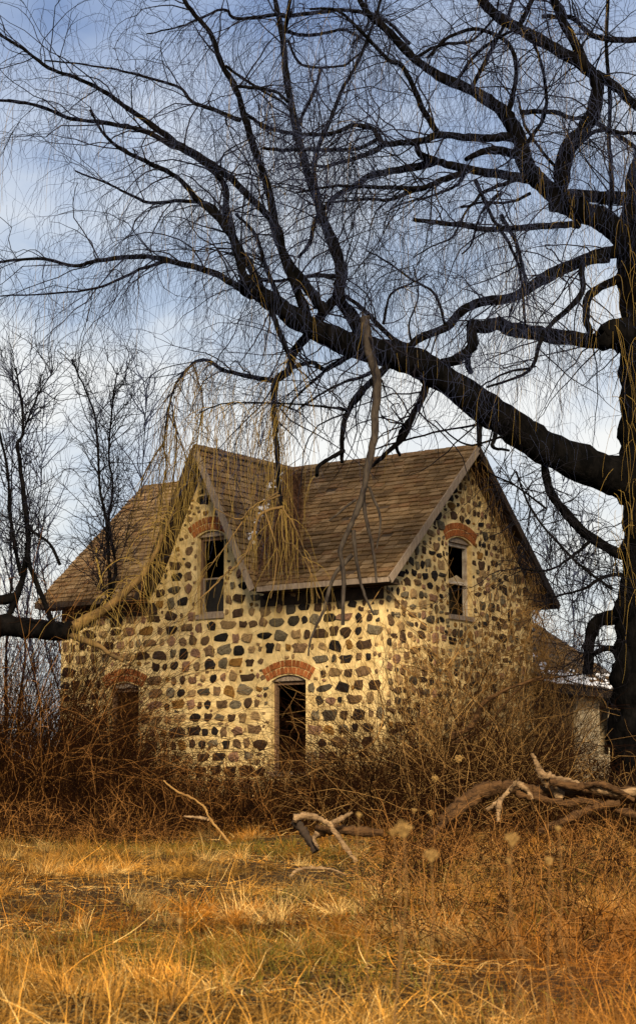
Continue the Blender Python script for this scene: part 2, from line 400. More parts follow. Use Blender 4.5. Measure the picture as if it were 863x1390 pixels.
# small filler stones pushed into the wide joints
for wl, outer, ops, a0_, a1_ in (('f', F_OUT, OPEN_F, -L_ + .05, -.05), ('g', G_OUT, OPEN_G, .05, W_ - .05)):
    boxes = np.array([(a, z, wd, h) for w_, a, z, wd, h in spots if w_ == wl])
    for _ in range(5200):
        a, z = random.uniform(a0_, a1_), random.uniform(.1, HR); wd, h = random.uniform(.06, .16), random.uniform(.05, .12)
        if not inside(outer, a, z + h) or not clear_of(ops, a, z, wd / 2, h / 2): continue
        if ((np.abs(boxes[:, 0] - a) < (boxes[:, 2] + wd) / 2 + .008) & (np.abs(boxes[:, 1] - z) < (boxes[:, 3] + h) / 2 + .008)).any(): continue
        boxes = np.vstack([boxes, (a, z, wd, h)])
        me, vs, fs = SMESH[random.randrange(len(SMESH))]; mi = random.choice((1, 2, 2, 3, 4, 4, 5, 6, 7))
        rot = Matrix.Identity(4) if wl == 'f' else Matrix.Rotation(R(90), 4, 'Z')
        mtx = Matrix.Translation((a, 0, z) if wl == 'f' else (0, a, z)) @ rot @ Matrix.Rotation(random.uniform(-.3, .3), 4, 'Y') @ Matrix.Diagonal((wd, .7, h, 1))
        rest[wl].add([mtx @ Vector(v) for v in vs], fs, mi)
for wl, par in (('f', front), ('g', gable)):
    o = rest[wl].build('small_stones', SM, par); tag(o, kind='stuff')

# --- brick arches and windows
def brick_me():
    mb = MB(); mb.box(-.5, .5, -.5, .5, -.5, .5); bm = bmesh.new()
    me = bpy.data.meshes.new('brick'); me.from_pydata(mb.v, [], mb.f); bm.from_mesh(me)
    bmesh.ops.bevel(bm, geom=bm.edges[:], offset=.06, segments=1, affect='EDGES'); bm.to_mesh(me); bm.free(); me.materials.append(M['brick'])
    return me
BM = brick_me()
def arch_and_window(op, fn, wall_axis, sashes):
    a0, a1, z0, z1, rise = op; wd = a1 - a0
    big = (a0 - .09, a1 + .09, z0, z1 - .02, rise * 1.25)
    inner, (c, zc, rad, th) = arch_pts(big, 14); outer, _ = arch_pts(big, 14, .30)
    mb = MB(); n = len(inner)
    mb.add([fn(a, z, .004) for a, z in inner] + [fn(a, z, .004) for a, z in outer], [(i, i + 1, n + i + 1, n + i) for i in range(n - 1)])
    arch = mb.build('brick_arch', M['mortar'], house)
    for rr, nb in ((.075, max(8, round(2 * th * rad / .088))), (.22, max(8, round(2 * th * (rad + .15) / .088)))):
        for i in range(nb):
            t = th - (i + .5) * 2 * th / nb + random.uniform(-.004, .004); q = rad + rr; pr = random.uniform(.012, .026)
            a, z = c + q * math.sin(t), zc + q * math.cos(t); p = Vector(fn(a, z, pr - .05))
            ww = 2 * th * q / nb * .86
            rot = Matrix.Rotation(t, 4, 'Y') if wall_axis == 1 else Matrix.Rotation(R(90), 4, 'Z') @ Matrix.Rotation(t, 4, 'Y')
            o = link('brick', BM, arch); o.matrix_local = Matrix.Translation(p) @ rot @ Matrix.Diagonal((ww, .1, .132, 1))
    # frame
    win = MB(); d0, d1 = -.20, -.11; fw = .055
    def bx(m_, A0, A1, Z0, Z1, D0, D1):
        p = [fn(A, Z, D) for A, Z, D in ((A0, Z0, D1), (A1, Z0, D1), (A1, Z0, D0), (A0, Z0, D0), (A0, Z1, D1), (A1, Z1, D1), (A1, Z1, D0), (A0, Z1, D0))]
        m_.add(p, [(0, 3, 2, 1), (4, 5, 6, 7), (0, 1, 5, 4), (1, 2, 6, 5), (2, 3, 7, 6), (3, 0, 4, 7)])
    bx(win, a0 + .002, a0 + fw, z0 + .07, z1 - .002, d0, d1); bx(win, a1 - fw, a1 - .002, z0 + .07, z1 - .002, d0, d1)
    bx(win, a0 + fw, a1 - fw, z1 - .075, z1 - .006, d0, d1 - .004)
    wo_ = win.build('window', M['old_paint'] if sashes == 'both' else M['brown_wood'], house)
    s = MB(); bx(s, a0 - .02, a1 + .02, z0 - .03, z0 + .066, -.25, .045); s.build('sill', M['grey_wood'], wo_)
    ap, _ = arch_pts(op, 10); s = MB(); n = len(ap)     # timber filling the curve above the window head
    s.add([fn(a, z - .004, -.05) for a, z in ap] + [fn(a, z1 - .001, -.05) for a, z in ap], [(i, i + 1, n + i + 1, n + i) for i in range(n - 1)])
    s.add([fn(ap[0][0], z1 - .001, -.05), fn(ap[-1][0], z1 - .001, -.05), fn(ap[-1][0], z1 - .001, -.2), fn(ap[0][0], z1 - .001, -.2)], [(0, 1, 2, 3)])
    s.build('lintel', M['grey_wood'], wo_)
    zm = z0 + .066 + (z1 - z0 - .14) * .48
    if sashes == 'both':                                # sash rails half way with a shard of glass in the upper corner
        s = MB(); bx(s, a0 + fw, a1 - fw, zm - .03, zm + .03, d0 + .012, d1 - .012); s.build('sash', M['old_paint'], wo_)
        s = MB(); s.add([fn(a0 + fw, zm + .03, -.15), fn(a1 - fw, zm + .03, -.15), fn(a1 - fw - .02, zm + .08, -.15), fn(a0 + wd * .60, zm + .17, -.15), fn(a0 + wd * .42, zm + .1, -.15)], [(0, 1, 2, 3, 4)])
        s.build('broken_pane', M['plaster'], wo_)
    if sashes == 'lower':
        s = MB(); bx(s, a0 + fw, a1 - fw, zm - .01, zm + .025, d0 + .012, d1 - .012); bx(s, a0 + fw, a0 + fw + .04, z0 + .07, zm - .012, d0 + .012, d1 - .012)
        bx(s, a1 - fw - .04, a1 - fw, z0 + .07, zm - .012, d0 + .012, d1 - .012); bx(s, a0 + fw + .042, a1 - fw - .042, z0 + .07, z0 + .13, d0 + .012, d1 - .012)
        s.build('sash', M['grey_wood'], wo_)
        s = MB(); bx(s, a0 + fw + .042, a1 - fw - .042, z0 + .132, zm - .012, d0 + .03, d0 + .036); s.build('pane', M['pane'], wo_)
    if sashes == 'low':
        s = MB(); bx(s, a0 + fw, a1 - fw, zm - .03, zm + .02, d0 + .012, d1 - .02); s.build('sash', M['brown_wood'], wo_)
arch_and_window(OPEN_F[0], fF, 1, 'lower')
arch_and_window(OPEN_F[1], fF, 1, 'none')
arch_and_window(OPEN_F[2], fF, 1, 'low')
arch_and_window(OPEN_G[0], fG, 0, 'both')

# --- roof
XL, XR, YF, YB = -L_ - OL, ORR, -OF, W_ + OF
ridgeL, ridgeR = Vector((XL + .12, W_ / 2, HR)), Vector((XR, W_ / 2, HR))
vL, vR, vT = Vector((-G_ - HW, YF, HE)), Vector((-G_ + HW, YF, HE)), Vector((-G_, W_ / 2, HR))
dn = (0, 0, -.10)
rs = MB()
P_LEFT = [Vector((XL, YF, HE)), vL, vT, ridgeL]
P_RIGHT = [vR, Vector((XR, YF, HE)), ridgeR, vT]
rs.slab(P_LEFT, dn, 0, 1, 1); rs.slab(P_RIGHT, dn, 0, 1, 1)
rs.slab([Vector((XR, YB, HE)), Vector((XL, YB, HE)), ridgeL + Vector((0, .004, 0)), ridgeR + Vector((0, .004, 0))], dn, 0, 1, 1)
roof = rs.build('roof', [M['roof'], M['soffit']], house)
cs = MB(); gA = Vector((-G_, -OG, HR)); up = Vector((0, 0, .006))
C_RIGHT = [Vector((-G_ + HW, -OG, HE)), Vector((-G_ + HW + .02, YF, HE)), vT, gA]
C_LEFT = [Vector((-G_ - HW - .02, YF, HE)), Vector((-G_ - HW, -OG, HE)), gA, vT]
for pl in (C_RIGHT, C_LEFT): cs.slab([p + up for p in pl], dn, 0, 1, 1)
groof = cs.build('gable_roof', [M['roof'], M['soffit']], house)

def wedge_me():
    # one shingle: x -.5..5, y 0 (butt) .. 1 (head, under the next course), thick at the butt
    me = bpy.data.meshes.new('shingle')
    v = [(-.5, 0, 0), (.5, 0, 0), (.5, 1, 0), (-.5, 1, 0), (-.5, 0, .03), (.5, 0, .03), (.5, 1, .004), (-.5, 1, .004)]
    me.from_pydata(v, [], [(4, 5, 6, 7), (0, 1, 5, 4), (1, 2, 6, 5), (3, 0, 4, 7)]); me.materials.append(M['shingle'][0]); return me
WM = wedge_me(); WV = [tuple(x.co) for x in WM.vertices]; WF = [tuple(p.vertices) for p in WM.polygons]
def clip_row(poly2, s):
    xs_ = []
    for i in range(len(poly2)):
        (a, b), (c, d) = poly2[i], poly2[(i + 1) % len(poly2)]
        if (b > s) != (d > s): xs_.append(a + (c - a) * (s - b) / (d - b))
    return (min(xs_), max(xs_)) if len(xs_) >= 2 else None
def shingle_plane(poly, e, sdir, par, individual, exp=.152, tw=.25, mats=None, overhang=.03, limit=300):
    mats = mats or M['shingle']
    e = Vector(e).normalized(); sd = Vector(sdir).normalized(); n = e.cross(sd).normalized(); o = poly[0]
    p2 = [((p - o).dot(e), (p - o).dot(sd)) for p in poly]; smin = min(p[1] for p in p2); smax = max(p[1] for p in p2)
    items = []; s = smin - overhang; row = 0
    while s < smax - .03:
        cl_ = clip_row(p2, min(max(s + exp / 2, smin + .01), smax - .01))
        if cl_:
            x0, x1 = cl_[0] - .015, cl_[1] + .015; x = x0 - random.uniform(0, tw) 
            while x < x1 - .01:
                wq = tw * random.choice((1, 1, 1, .92, 1.08)); a, b = max(x, x0), min(x + wq, x1); x += wq
                if b - a < .03: continue
                sag = .01 * math.sin(a * 1.3 + row * .05)
                items.append((a, b, s + random.uniform(-.008, .008) + sag, row))
        s += exp * random.uniform(.97, 1.03); row += 1
    mb_ = MB(); cnt = 0
    lift = .004
    items = [t for t in items if random.random() > .012]          # a few have blown off
    items.sort(key=lambda t: individual(t) if individual else 0)
    for it in items:
        a, b, s, row = it
        c = o + e * (a + b) / 2 + sd * s + n * (lift + random.uniform(0, .007))
        ln = min(exp * 1.18, smax - s + .02)
        tl = random.uniform(-.012, .012) + (random.uniform(-.08, .08) if random.random() < .04 else 0)
        mtx = Matrix((( *e, 0), (*sd, 0), (*n, 0), (0, 0, 0, 1))).transposed(); mtx.translation = c
        mtx = mtx @ Matrix.Rotation(tl, 4, 'Y') @ Matrix.Diagonal((b - a - .02, ln, random.uniform(.8, 1.6), 1))
        mi = int(rng.choice(len(mats), p=[.45, .2, .2, .15] if len(mats) == 4 else None))
        if individual and cnt < limit:
            ob = link('shingle', WM, par); ob.matrix_local = mtx
            ob.material_slots[0].link = 'OBJECT'; ob.material_slots[0].material = mats[mi]; cnt += 1
        else:
            mb_.add([mtx @ Vector(v) for v in WV], WF, mi)
    if mb_.v: tag(mb_.build('shingles', mats, par), kind='stuff')
s_main = Vector((0, W_ / 2 + OF, HR - HE))
shingle_plane(P_RIGHT, (1, 0, 0), s_main, roof, lambda t: -t[0] + t[3] * .1)
shingle_plane(P_LEFT, (1, 0, 0), s_main, roof, None)
shingle_plane([p + up for p in C_RIGHT], (0, 1, 0), Vector((-HW, 0, HR - HE)), groof, None, exp=.15, tw=.24)
shingle_plane([p + up for p in C_LEFT], (0, -1, 0), Vector((HW, 0, HR - HE)), groof, None, exp=.15, tw=.24)
shingle_plane([Vector((XR, YB, HE)), Vector((XL, YB, HE)), ridgeL, ridgeR], (-1, 0, 0), Vector((0, -(W_ / 2 + OF), HR - HE)), roof, None)
# ridge caps
mb = MB()
for p, q in ((ridgeL, ridgeR), (gA + up, vT + up)):
    d = q - p; nseg = int(d.length / .26)
    for i in range(nseg):
        a = p + d * (i / nseg); b = p + d * ((i + 1.12) / nseg); sd = d.normalized().cross(Vector((0, 0, 1)))
        lift = Vector((0, 0, .035)); k = random.uniform(.0, .012)
        dz = Vector((0, 0, -.13 if q is not vT else -.13))
        for sg in (-1, 1):
            mb.add([a + lift + Vector((0, 0, k)), b + lift, b + sd * sg * .13 + dz * .75, a + sd * sg * .13 + dz * .75 + Vector((0, 0, k))], [(0, 1, 2, 3)], random.randrange(4))
mb.build('ridge_cap', M['shingle'], roof)
# boards along the roof edges
def board(name, p, q, w_, h, m, updir=(0, 0, 1)):
    b = MB(); b.bar(p, q, w_, h, updir); return b.build(name, m, house)
ox = Vector((.018, 0, -.075)); oy = Vector((0, -.02, -.075))
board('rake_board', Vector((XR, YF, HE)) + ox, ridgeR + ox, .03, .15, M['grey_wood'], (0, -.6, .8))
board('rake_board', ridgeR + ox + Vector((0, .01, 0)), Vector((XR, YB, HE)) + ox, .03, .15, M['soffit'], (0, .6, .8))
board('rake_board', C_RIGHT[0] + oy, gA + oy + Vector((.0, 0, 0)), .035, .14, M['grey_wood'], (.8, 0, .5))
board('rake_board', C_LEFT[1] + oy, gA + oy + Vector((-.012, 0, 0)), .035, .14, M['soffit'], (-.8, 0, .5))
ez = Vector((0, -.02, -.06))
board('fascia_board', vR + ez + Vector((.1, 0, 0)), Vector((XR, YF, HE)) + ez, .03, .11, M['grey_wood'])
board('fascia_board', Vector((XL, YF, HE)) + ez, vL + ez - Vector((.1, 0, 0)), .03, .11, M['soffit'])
# dark strips standing in for the shadow under the eaves
b = MB(); b.box(-G_ + gfoot + .05, -.02, -.03, .005, HE - .37, HE - .14); b.build('eave_shadow_strip', M['soffit'], house)
b = MB(); b.box(-L_ + .02, -G_ - gfoot - .05, -.03, .005, HE - .37, HE - .14); b.build('eave_shadow_strip', M['soffit'], house)
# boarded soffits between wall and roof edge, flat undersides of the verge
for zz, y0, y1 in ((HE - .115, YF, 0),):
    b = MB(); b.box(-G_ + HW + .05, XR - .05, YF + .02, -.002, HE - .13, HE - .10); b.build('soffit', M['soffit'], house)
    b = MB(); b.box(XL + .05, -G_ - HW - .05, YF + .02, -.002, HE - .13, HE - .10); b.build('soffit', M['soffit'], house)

# ------------------------------------------------------------------ rear wing
wing = empty('rear_wing', (CX, CY, BASE), -TH)
tag(wing, 'low rear wing with snow patched grey hip roof and pale plaster panel', 'outbuilding')
WZ = 2.35 + EYE - BASE
wy0, wy1, wx0, wx1 = W_ + .02, W_ + 4.6, -4.6, -.12
WING_H = 1.9
mb = MB(); ex = wx1 + .38; ey = wy1 + .0
hip = Vector((ex - WING_H / .9, ey - WING_H / .9, WZ + WING_H))
A = Vector((ex, wy0 + .03, WZ)); B = Vector((ex, ey, WZ)); Cc = hip; Dd = Vector((hip.x, wy0 + .03, hip.z))
mb.slab([A, B, Cc, Dd], (0, 0, -.09), 0, 1, 1); mb.slab([B, Vector((wx0, ey, WZ)), Vector((wx0, hip.y, hip.z)), hip], (0, 0, -.09), 0, 1, 1)
wroof = mb.build('roof', [M['wing_roof'], M['soffit']], wing)
shingle_plane([A, B, Cc, Dd], (0, 1, 0), Vector((-1, 0, .9)), wroof, None, exp=.2, tw=.3, mats=[M['wing_roof'], M['shingle'][1]])
# snow lying along the lower courses
sn = MB()
e_ = Vector((0, 1, 0)); s_ = Vector((-1, 0, .9)).normalized(); n_ = e_.cross(s_).normalized()
if n_.z < 0: n_ = -n_
for i in range(120):
    yy = random.uniform(.05, 4.35); ss = abs(random.gauss(0, .3)) + .02
    if yy < .9: ss = random.uniform(0, 1.3)
    if ss > 1.4 or yy > 4.45 - ss: continue
    c = A + e_ * yy + s_ * ss + n_ * .035; n8 = 8; rx, ry = random.uniform(.06, .24), random.uniform(.025, .08)
    rim = [c + e_ * math.cos(t) * rx * random.uniform(.7, 1.1) + s_ * math.sin(t) * ry * random.uniform(.7, 1.1) for t in np.arange(n8) * 2 * math.pi / n8]
    sn.add(rim + [c + n_ * random.uniform(.025, .05)], [(k, (k + 1) % n8, n8) for k in range(n8)])
o = sn.build('snow_patches', M['snow'], wroof, True); tag(o, kind='stuff')
b = MB(); b.box(ex - .04, ex, wy0 + .03, ey, WZ - .2, WZ - .095); b.build('fascia_board', M['soffit'], wing)
# side wall: dark boards, plaster panel, open doorway, plaster again, each a piece of its own
def ypix(px): return on_plane(px, 1000, 0, wx1).y
ya, yb, yc = ypix(779), ypix(811), ypix(826)
yy = wy0 + .01
while yy < ya - .03:
    b = MB(); wq = min(.17, ya - yy); b.box(wx1 - .04, wx1 + random.uniform(-.006, .012), yy + .004, yy + wq - .004, -.4, WZ - .1); b.build('board', M['board'], wing); yy += wq
b = MB(); b.box(wx1 - .02, wx1 + .05, ya, yb, -.4, WZ - .1); b.build('plaster_panel', M['plaster'], wing)
b = MB(); b.box(wx1 - .02, wx1 + .05, yc, wy1 - .1, -.4, WZ - .1); b.build('plaster_panel', M['plaster'], wing)
b = MB(); b.box(wx1 - 1.2, wx1 - 1.1, yb, yc, -.4, WZ - .1); b.build('window_opening', M['dark_in'], wing)
b = MB(); b.box(wx1 - .02, wx1 + .052, yb + .004, yc - .004, -.39, 1.615); b.build('plaster_panel', M['plaster'], wing)
b = MB(); b.box(wx0, wx1 - .21, wy1 - .3, wy1 - .1, -.4, WZ - .1); b.build('end_wall', M['plaster'], wing)

# ------------------------------------------------------------------ willow
willow = empty('willow_tree', (6.5, 33, float(gz(6.5, 33))))
tag(willow, 'huge bare weeping willow leaning its limbs over the house', 'tree')
WI = np.array(willow.location)
LIMB_PX = []      # (pixels, distances) of every traced limb, used to find where a new limb starts
LIMB_3D = []      # (points, radii in metres)
def px_limb(pts, r0, r1, Y0=None, dY=None, par=willow, name='limb', m=None, knob=.05, sub=5, sides=9, store=True, base=None, rough=.16):
    if 11 < r0 < 40 and rough < .2: rough = .21
    if base is None: base = WI
    if Y0 is None:
        p0 = np.array(pts[0]); best = (1e9, 33.)
        for q, ys_ in LIMB_PX:
            d = np.hypot(q[:, 0] - p0[0], q[:, 1] - p0[1]); i = int(d.argmin())
            if d[i] < best[0]: best = (d[i], ys_[i])
        Y0 = best[1]
    if dY is None: dY = random.uniform(-2.2, 2.2) * min(1, len(pts) / 6)
    q = catmull(pts, sub); t = np.linspace(0, 1, len(q)); ys_ = Y0 + dY * t
    q = q + rng.normal(0, .35, q.shape) * (np.arange(len(q))[:, None] > 0)
    P = np.array([at(a, b, y) for (a, b), y in zip(q, ys_)])
    rp = r0 + (r1 - r0) * t ** .85; rp = rp * (1 + rng.normal(0, knob * min(1, 7 / r0), len(q)))
    Rm = rp / F * ys_
    if store: LIMB_PX.append((q, ys_)); LIMB_3D.append((P, Rm))
    V, Q = tubes((P - base)[None], Rm[None], sides)
    n = len(V); V = np.concatenate([V, [(P[-1] - base)]])
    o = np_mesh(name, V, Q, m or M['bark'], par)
    # lumpy bark
    if r0 > 6 or rough > .2:
        co = V.copy(); k = np.array([noise.noise(Vector(v * 3.1)) + .5 * noise.noise(Vector(v * 7.)) + (.8 * noise.noise(Vector(v * 17.)) if rough > .2 else 0) for v in V])
        rr = np.concatenate([np.repeat(Rm, sides), [0]])[:, None]; cen = np.concatenate([np.repeat(P - base, sides, 0), [(P[-1] - base)]])
        co = co + (co - cen) / (rr + 1e-6) * (k[:, None] * rr * rough)
        o.data.vertices.foreach_set('co', co.astype(np.float32).ravel()); o.data.update()
    return o
# trunk
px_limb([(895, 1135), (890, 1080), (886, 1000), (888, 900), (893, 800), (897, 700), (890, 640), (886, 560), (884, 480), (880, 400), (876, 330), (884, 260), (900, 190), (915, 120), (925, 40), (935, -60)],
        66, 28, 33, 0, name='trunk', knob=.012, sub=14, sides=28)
px_limb([(845, 455), (832, 452), (818, 462), (812, 452)], 26, 9, 32.5, -.3, name='burl', knob=.1, sides=12, store=False)
T = [
 # main diagonal limb
 ([(890, 690), (850, 652), (800, 634), (740, 608), (700, 582), (650, 548), (600, 512), (560, 492), (520, 479), (475, 468), (436, 450), (400, 432), (377, 416), (355, 400), (338, 393), (332, 382)], 30, 12, 33, -2.5),
 ([(338, 397), (329, 369), (319, 331), (300, 300), (270, 272), (240, 240), (204, 222), (168, 204), (143, 184), (122, 148)], 8, 2),
 ([(335, 396), (322, 388), (286, 369), (229, 354), (194, 348), (133, 354), (102, 361), (51, 351), (-20, 358)], 6.5, 2),
 ([(229, 354), (190, 366), (140, 388), (80, 398), (0, 402)], 3, 1.2),
 # left fan
 ([(420, 440), (410, 411), (400, 385), (384, 346), (377, 311), (357, 286), (316, 245), (275, 214), (240, 194), (204, 168), (168, 143), (138, 122), (102, 105), (66, 92), (31, 66), (-20, 36)], 8.5, 2.2),
 ([(357, 397), (342, 366), (321, 331), (306, 290), (306, 255), (275, 219), (219, 189), (189, 176), (138, 166), (97, 161), (56, 145), (20, 138), (-20, 135)], 7, 2.2),
 ([(306, 306), (286, 278), (245, 273), (204, 275), (168, 260), (148, 250), (102, 232)], 4, 1.3),
 ([(380, 414), (374, 395), (361, 362), (347, 320), (320, 290)], 5, 2.5),
 ([(442, 424), (432, 411), (410, 382), (390, 353), (377, 322), (367, 270), (352, 219), (337, 178), (321, 122), (301, 87), (286, 46), (260, 15), (240, -20)], 9.5, 3.2),
 ([(326, 163), (285, 147), (260, 138), (240, 117), (168, 97), (127, 89), (61, 82)], 4, 1.3),
 # centre limb
 ([(500, 478), (491, 460), (478, 431), (460, 405), (463, 372), (453, 334), (440, 303), (433, 280), (418, 235), (403, 178), (390, 112), (385, 61), (377, 15), (368, -20)], 13, 4),
 ([(385, 45), (390, 25), (396, -15)], 4, 3),
 ([(457, 405), (439, 424), (420, 453), (400, 476), (392, 502), (374, 515)], 9, 6, None, -.3),
 ([(364, 408), (374, 437), (387, 470), (395, 488)], 4.5, 4, None, 0),
 ([(374, 515), (372, 545), (374, 591), (377, 628), (378, 655), (384, 692)], 6, 2.8, None, -.5),
 ([(372, 517), (340, 511), (303, 502), (280, 489), (262, 494), (240, 520), (228, 560), (222, 610)], 4.5, 1.2),
 ([(457, 375), (430, 374), (403, 377), (364, 382), (330, 372)], 4, 2),
 ([(438, 184), (449, 160), (456, 143), (464, 122), (480, 94), (500, 50), (520, -10)], 4, 2.5),
 ([(433, 270), (426, 225), (438, 184)], 4, 3.8),
 ([(385, 20), (372, 20), (321, 25), (303, 13), (260, 30), (245, 36), (199, 46)], 3.6, 1.2),
 ([(385, 22), (413, 19), (456, 14), (480, 15), (520, 25), (556, 60)], 3.6, 3),
 ([(390, 43), (410, 48), (438, 46), (464, 40), (480, 46), (500, 58)], 3.2, 2),
 ([(390, 54), (410, 88), (461, 90), (480, 79), (500, 60)], 2.4, 1.8),
 ([(436, 92), (426, 125), (408, 163), (398, 190)], 2.6, 3),
 ([(321, 117), (349, 120), (375, 125), (390, 138)], 3, 2.4), ([(306, 89), (324, 102), (359, 125), (385, 140), (400, 160)], 2.6, 1.6),
 ([(334, 155), (359, 171), (382, 178), (410, 182), (449, 182), (480, 168)], 2.8, 3),
 ([(357, 201), (387, 204), (413, 203), (440, 204), (486, 201), (516, 187)], 2.6, 3.4),
 ([(560, 472), (533, 460), (494, 421), (468, 401)], 5, 3), ([(520, 440), (530, 400), (556, 386), (580, 372)], 2.5, 1.2),
 # upper right crown
 ([(884, 345), (847, 324), (821, 300), (785, 287), (764, 275), (743, 256), (725, 240), (712, 222), (705, 189), (692, 164), (676, 146), (653, 130), (641, 123), (595, 103), (559, 77), (530, 46), (497, 15), (480, -20)], 22, 4.5, 33, -1.5),
 ([(756, 288), (760, 250), (769, 202), (790, 176), (805, 150), (810, 118), (795, 92), (754, 67), (707, 41), (666, 15), (640, -20)], 15, 8),
 ([(808, 100), (835, 118), (863, 144), (900, 170)], 8, 7), ([(795, 92), (780, 60), (759, 20), (745, -20)], 9, 7),
 ([(900, 52), (863, 54), (810, 51), (779, 26), (759, 23), (735, 22)], 6, 3.5, 33, -.5), ([(905, 290), (863, 271), (815, 268), (770, 264)], 12, 10, 33, -.4),
 ([(827, 290), (830, 250), (826, 190), (827, 130), (822, 60), (826, -20)], 4, 3, 33, -1),
 ([(775, 205), (808, 178), (840, 180), (870, 182)], 4, 3),
 ([(708, 200), (693, 186), (660, 188), (629, 186), (593, 183), (578, 190), (555, 193), (522, 195), (514, 188), (504, 174), (478, 170), (460, 178), (440, 182), (393, 181), (352, 171)], 8, 2.2),
 ([(522, 196), (504, 207), (478, 216), (460, 221), (440, 226), (415, 224), (390, 230)], 5, 1.6),
 ([(728, 246), (700, 240), (660, 234), (618, 226), (590, 218), (570, 209), (565, 196)], 9, 5),
 ([(590, 219), (567, 226), (527, 233), (501, 239), (486, 249), (455, 267), (440, 283), (428, 300), (420, 330), (405, 350)], 7, 3),
 ([(700, 210), (672, 204), (655, 206), (632, 216)], 8, 4), ([(629, 234), (593, 247), (573, 255), (527, 255), (486, 253), (450, 253), (400, 262)], 5.5, 1.8),
 ([(578, 255), (552, 262), (527, 272), (504, 270), (478, 272), (440, 275)], 4, 1.5), ([(629, 239), (618, 252), (583, 267), (550, 275), (520, 290)], 3, 1),
 ([(593, 180), (574, 149), (559, 113), (543, 87), (528, 82), (497, 51), (459, 15), (420, 12)], 5.5, 2),
 ([(785, 306), (769, 305), (707, 309), (660, 311), (629, 306), (593, 302), (561, 298)], 6, 3.5),
 ([(722, 238), (690, 247), (655, 262), (640, 278), (625, 281)], 4, 2), ([(680, 262), (652, 290), (640, 330), (626, 345)], 2.2, 1.5), ([(720, 262), (690, 275), (640, 278), (615, 320), (585, 335), (560, 350)], 2.8, 1),
 ([(680, 292), (700, 330), (708, 360), (716, 400)], 3.6, 3), ([(645, 245), (665, 290), (690, 330), (706, 372), (712, 440)], 3.5, 2),
 ([(805, 165), (860, 200), (870, 230)], 4, 3), ([(690, 150), (700, 100), (690, 60), (650, 40), (610, 50), (580, 78)], 4.5, 2.5), ([(640, 120), (670, 60), (690, 20), (700, -20)], 3.5, 2.5),
 ([(700, 45), (712, 20), (730, -15)], 5, 4), ([(715, 195), (740, 150), (735, 90), (720, 50)], 3.5, 2.2), ([(705, 152), (750, 152), (775, 160), (800, 158)], 4.5, 3),
 ([(560, 80), (600, 60), (640, 55), (675, 20)], 3, 2), ([(478, 60), (500, 30), (492, -15)], 2.2, 2),
 ([(620, 110), (640, 80), (668, 56), (700, 40)], 3, 2.6), ([(765, 240), (735, 205), (712, 170), (702, 130)], 3, 2),
 # mid right
 ([(880, 330), (840, 340), (816, 345), (787, 355), (764, 365), (736, 378), (697, 403), (651, 410), (625, 423), (605, 444), (569, 459), (548, 478)], 12, 6, 33, -1.2),
 ([(880, 462), (815, 463), (754, 457), (718, 450), (692, 446), (676, 440), (655, 444), (641, 441), (640, 455), (641, 470), (622, 486), (600, 494)], 14, 8, 33, -1.2),
 ([(825, 352), (790, 360), (789, 398), (749, 439), (733, 464), (723, 495), (707, 510), (661, 526)], 6, 2), ([(845, 375), (800, 400), (795, 430), (800, 452)], 8, 5), ([(720, 500), (690, 505), (660, 520), (630, 540)], 2.4, 1),
 ([(640, 470), (634, 490), (638, 505)], 5, 5), ([(605, 444), (590, 400), (560, 380), (520, 352), (498, 340)], 2.6, 1.2), ([(560, 470), (555, 440), (568, 400), (560, 360)], 2, 1),
 # under the main limb
 ([(582, 515), (575, 535), (559, 567), (548, 593), (518, 621), (505, 632)], 7, 3), ([(559, 567), (546, 582), (538, 605), (542, 618)], 4.5, 2.5), ([(530, 490), (518, 505), (482, 541), (466, 577), (464, 612), (464, 628)], 7, 3), ([(466, 612), (448, 622), (432, 633), (430, 645)], 3.5, 3),
 ([(475, 482), (452, 496), (439, 502), (423, 492), (397, 499)], 5, 3), ([(439, 505), (403, 538), (390, 557)], 2.6, 1.4), ([(505, 505), (490, 512), (462, 521), (426, 541), (400, 560)], 3.5, 1.2), ([(471, 557), (440, 552), (403, 549), (312, 547), (270, 560)], 2.2, 1),
 ([(655, 560), (650, 575), (651, 606)], 6, 4), ([(670, 570), (672, 590), (668, 606), (690, 612)], 5, 2), ([(712, 590), (690, 590), (640, 604), (610, 590), (590, 570)], 2.4, 1),
 ([(500, 612), (540, 600), (600, 585), (655, 575)], 1.2, 1.8),
 # low right
 ([(738, 630), (741, 648), (749, 673), (774, 704), (800, 729), (840, 752), (880, 760)], 6, 9, None, .6), ([(800, 735), (770, 760), (740, 775), (700, 770)], 3, 1.2), ([(880, 838), (845, 838), (812, 842), (800, 870), (798, 915)], 13, 8, 33, .6), ([(890, 790), (830, 780), (790, 800), (750, 810)], 4, 1.5), ([(880, 905), (850, 890), (825, 880), (800, 890)], 8, 4, 33, .5),
 ([(700, 640), (720, 690), (750, 730), (790, 770), (830, 800)], 1.5, 2.4), ([(740, 690), (700, 660), (660, 640)], 2, 1),
]
for i_, t in enumerate(T): px_limb(t[0], t[1] * (1 if i_ == 0 else .88), t[2] * .85, t[3] if len(t) > 3 else None, t[4] if len(t) > 4 else None)
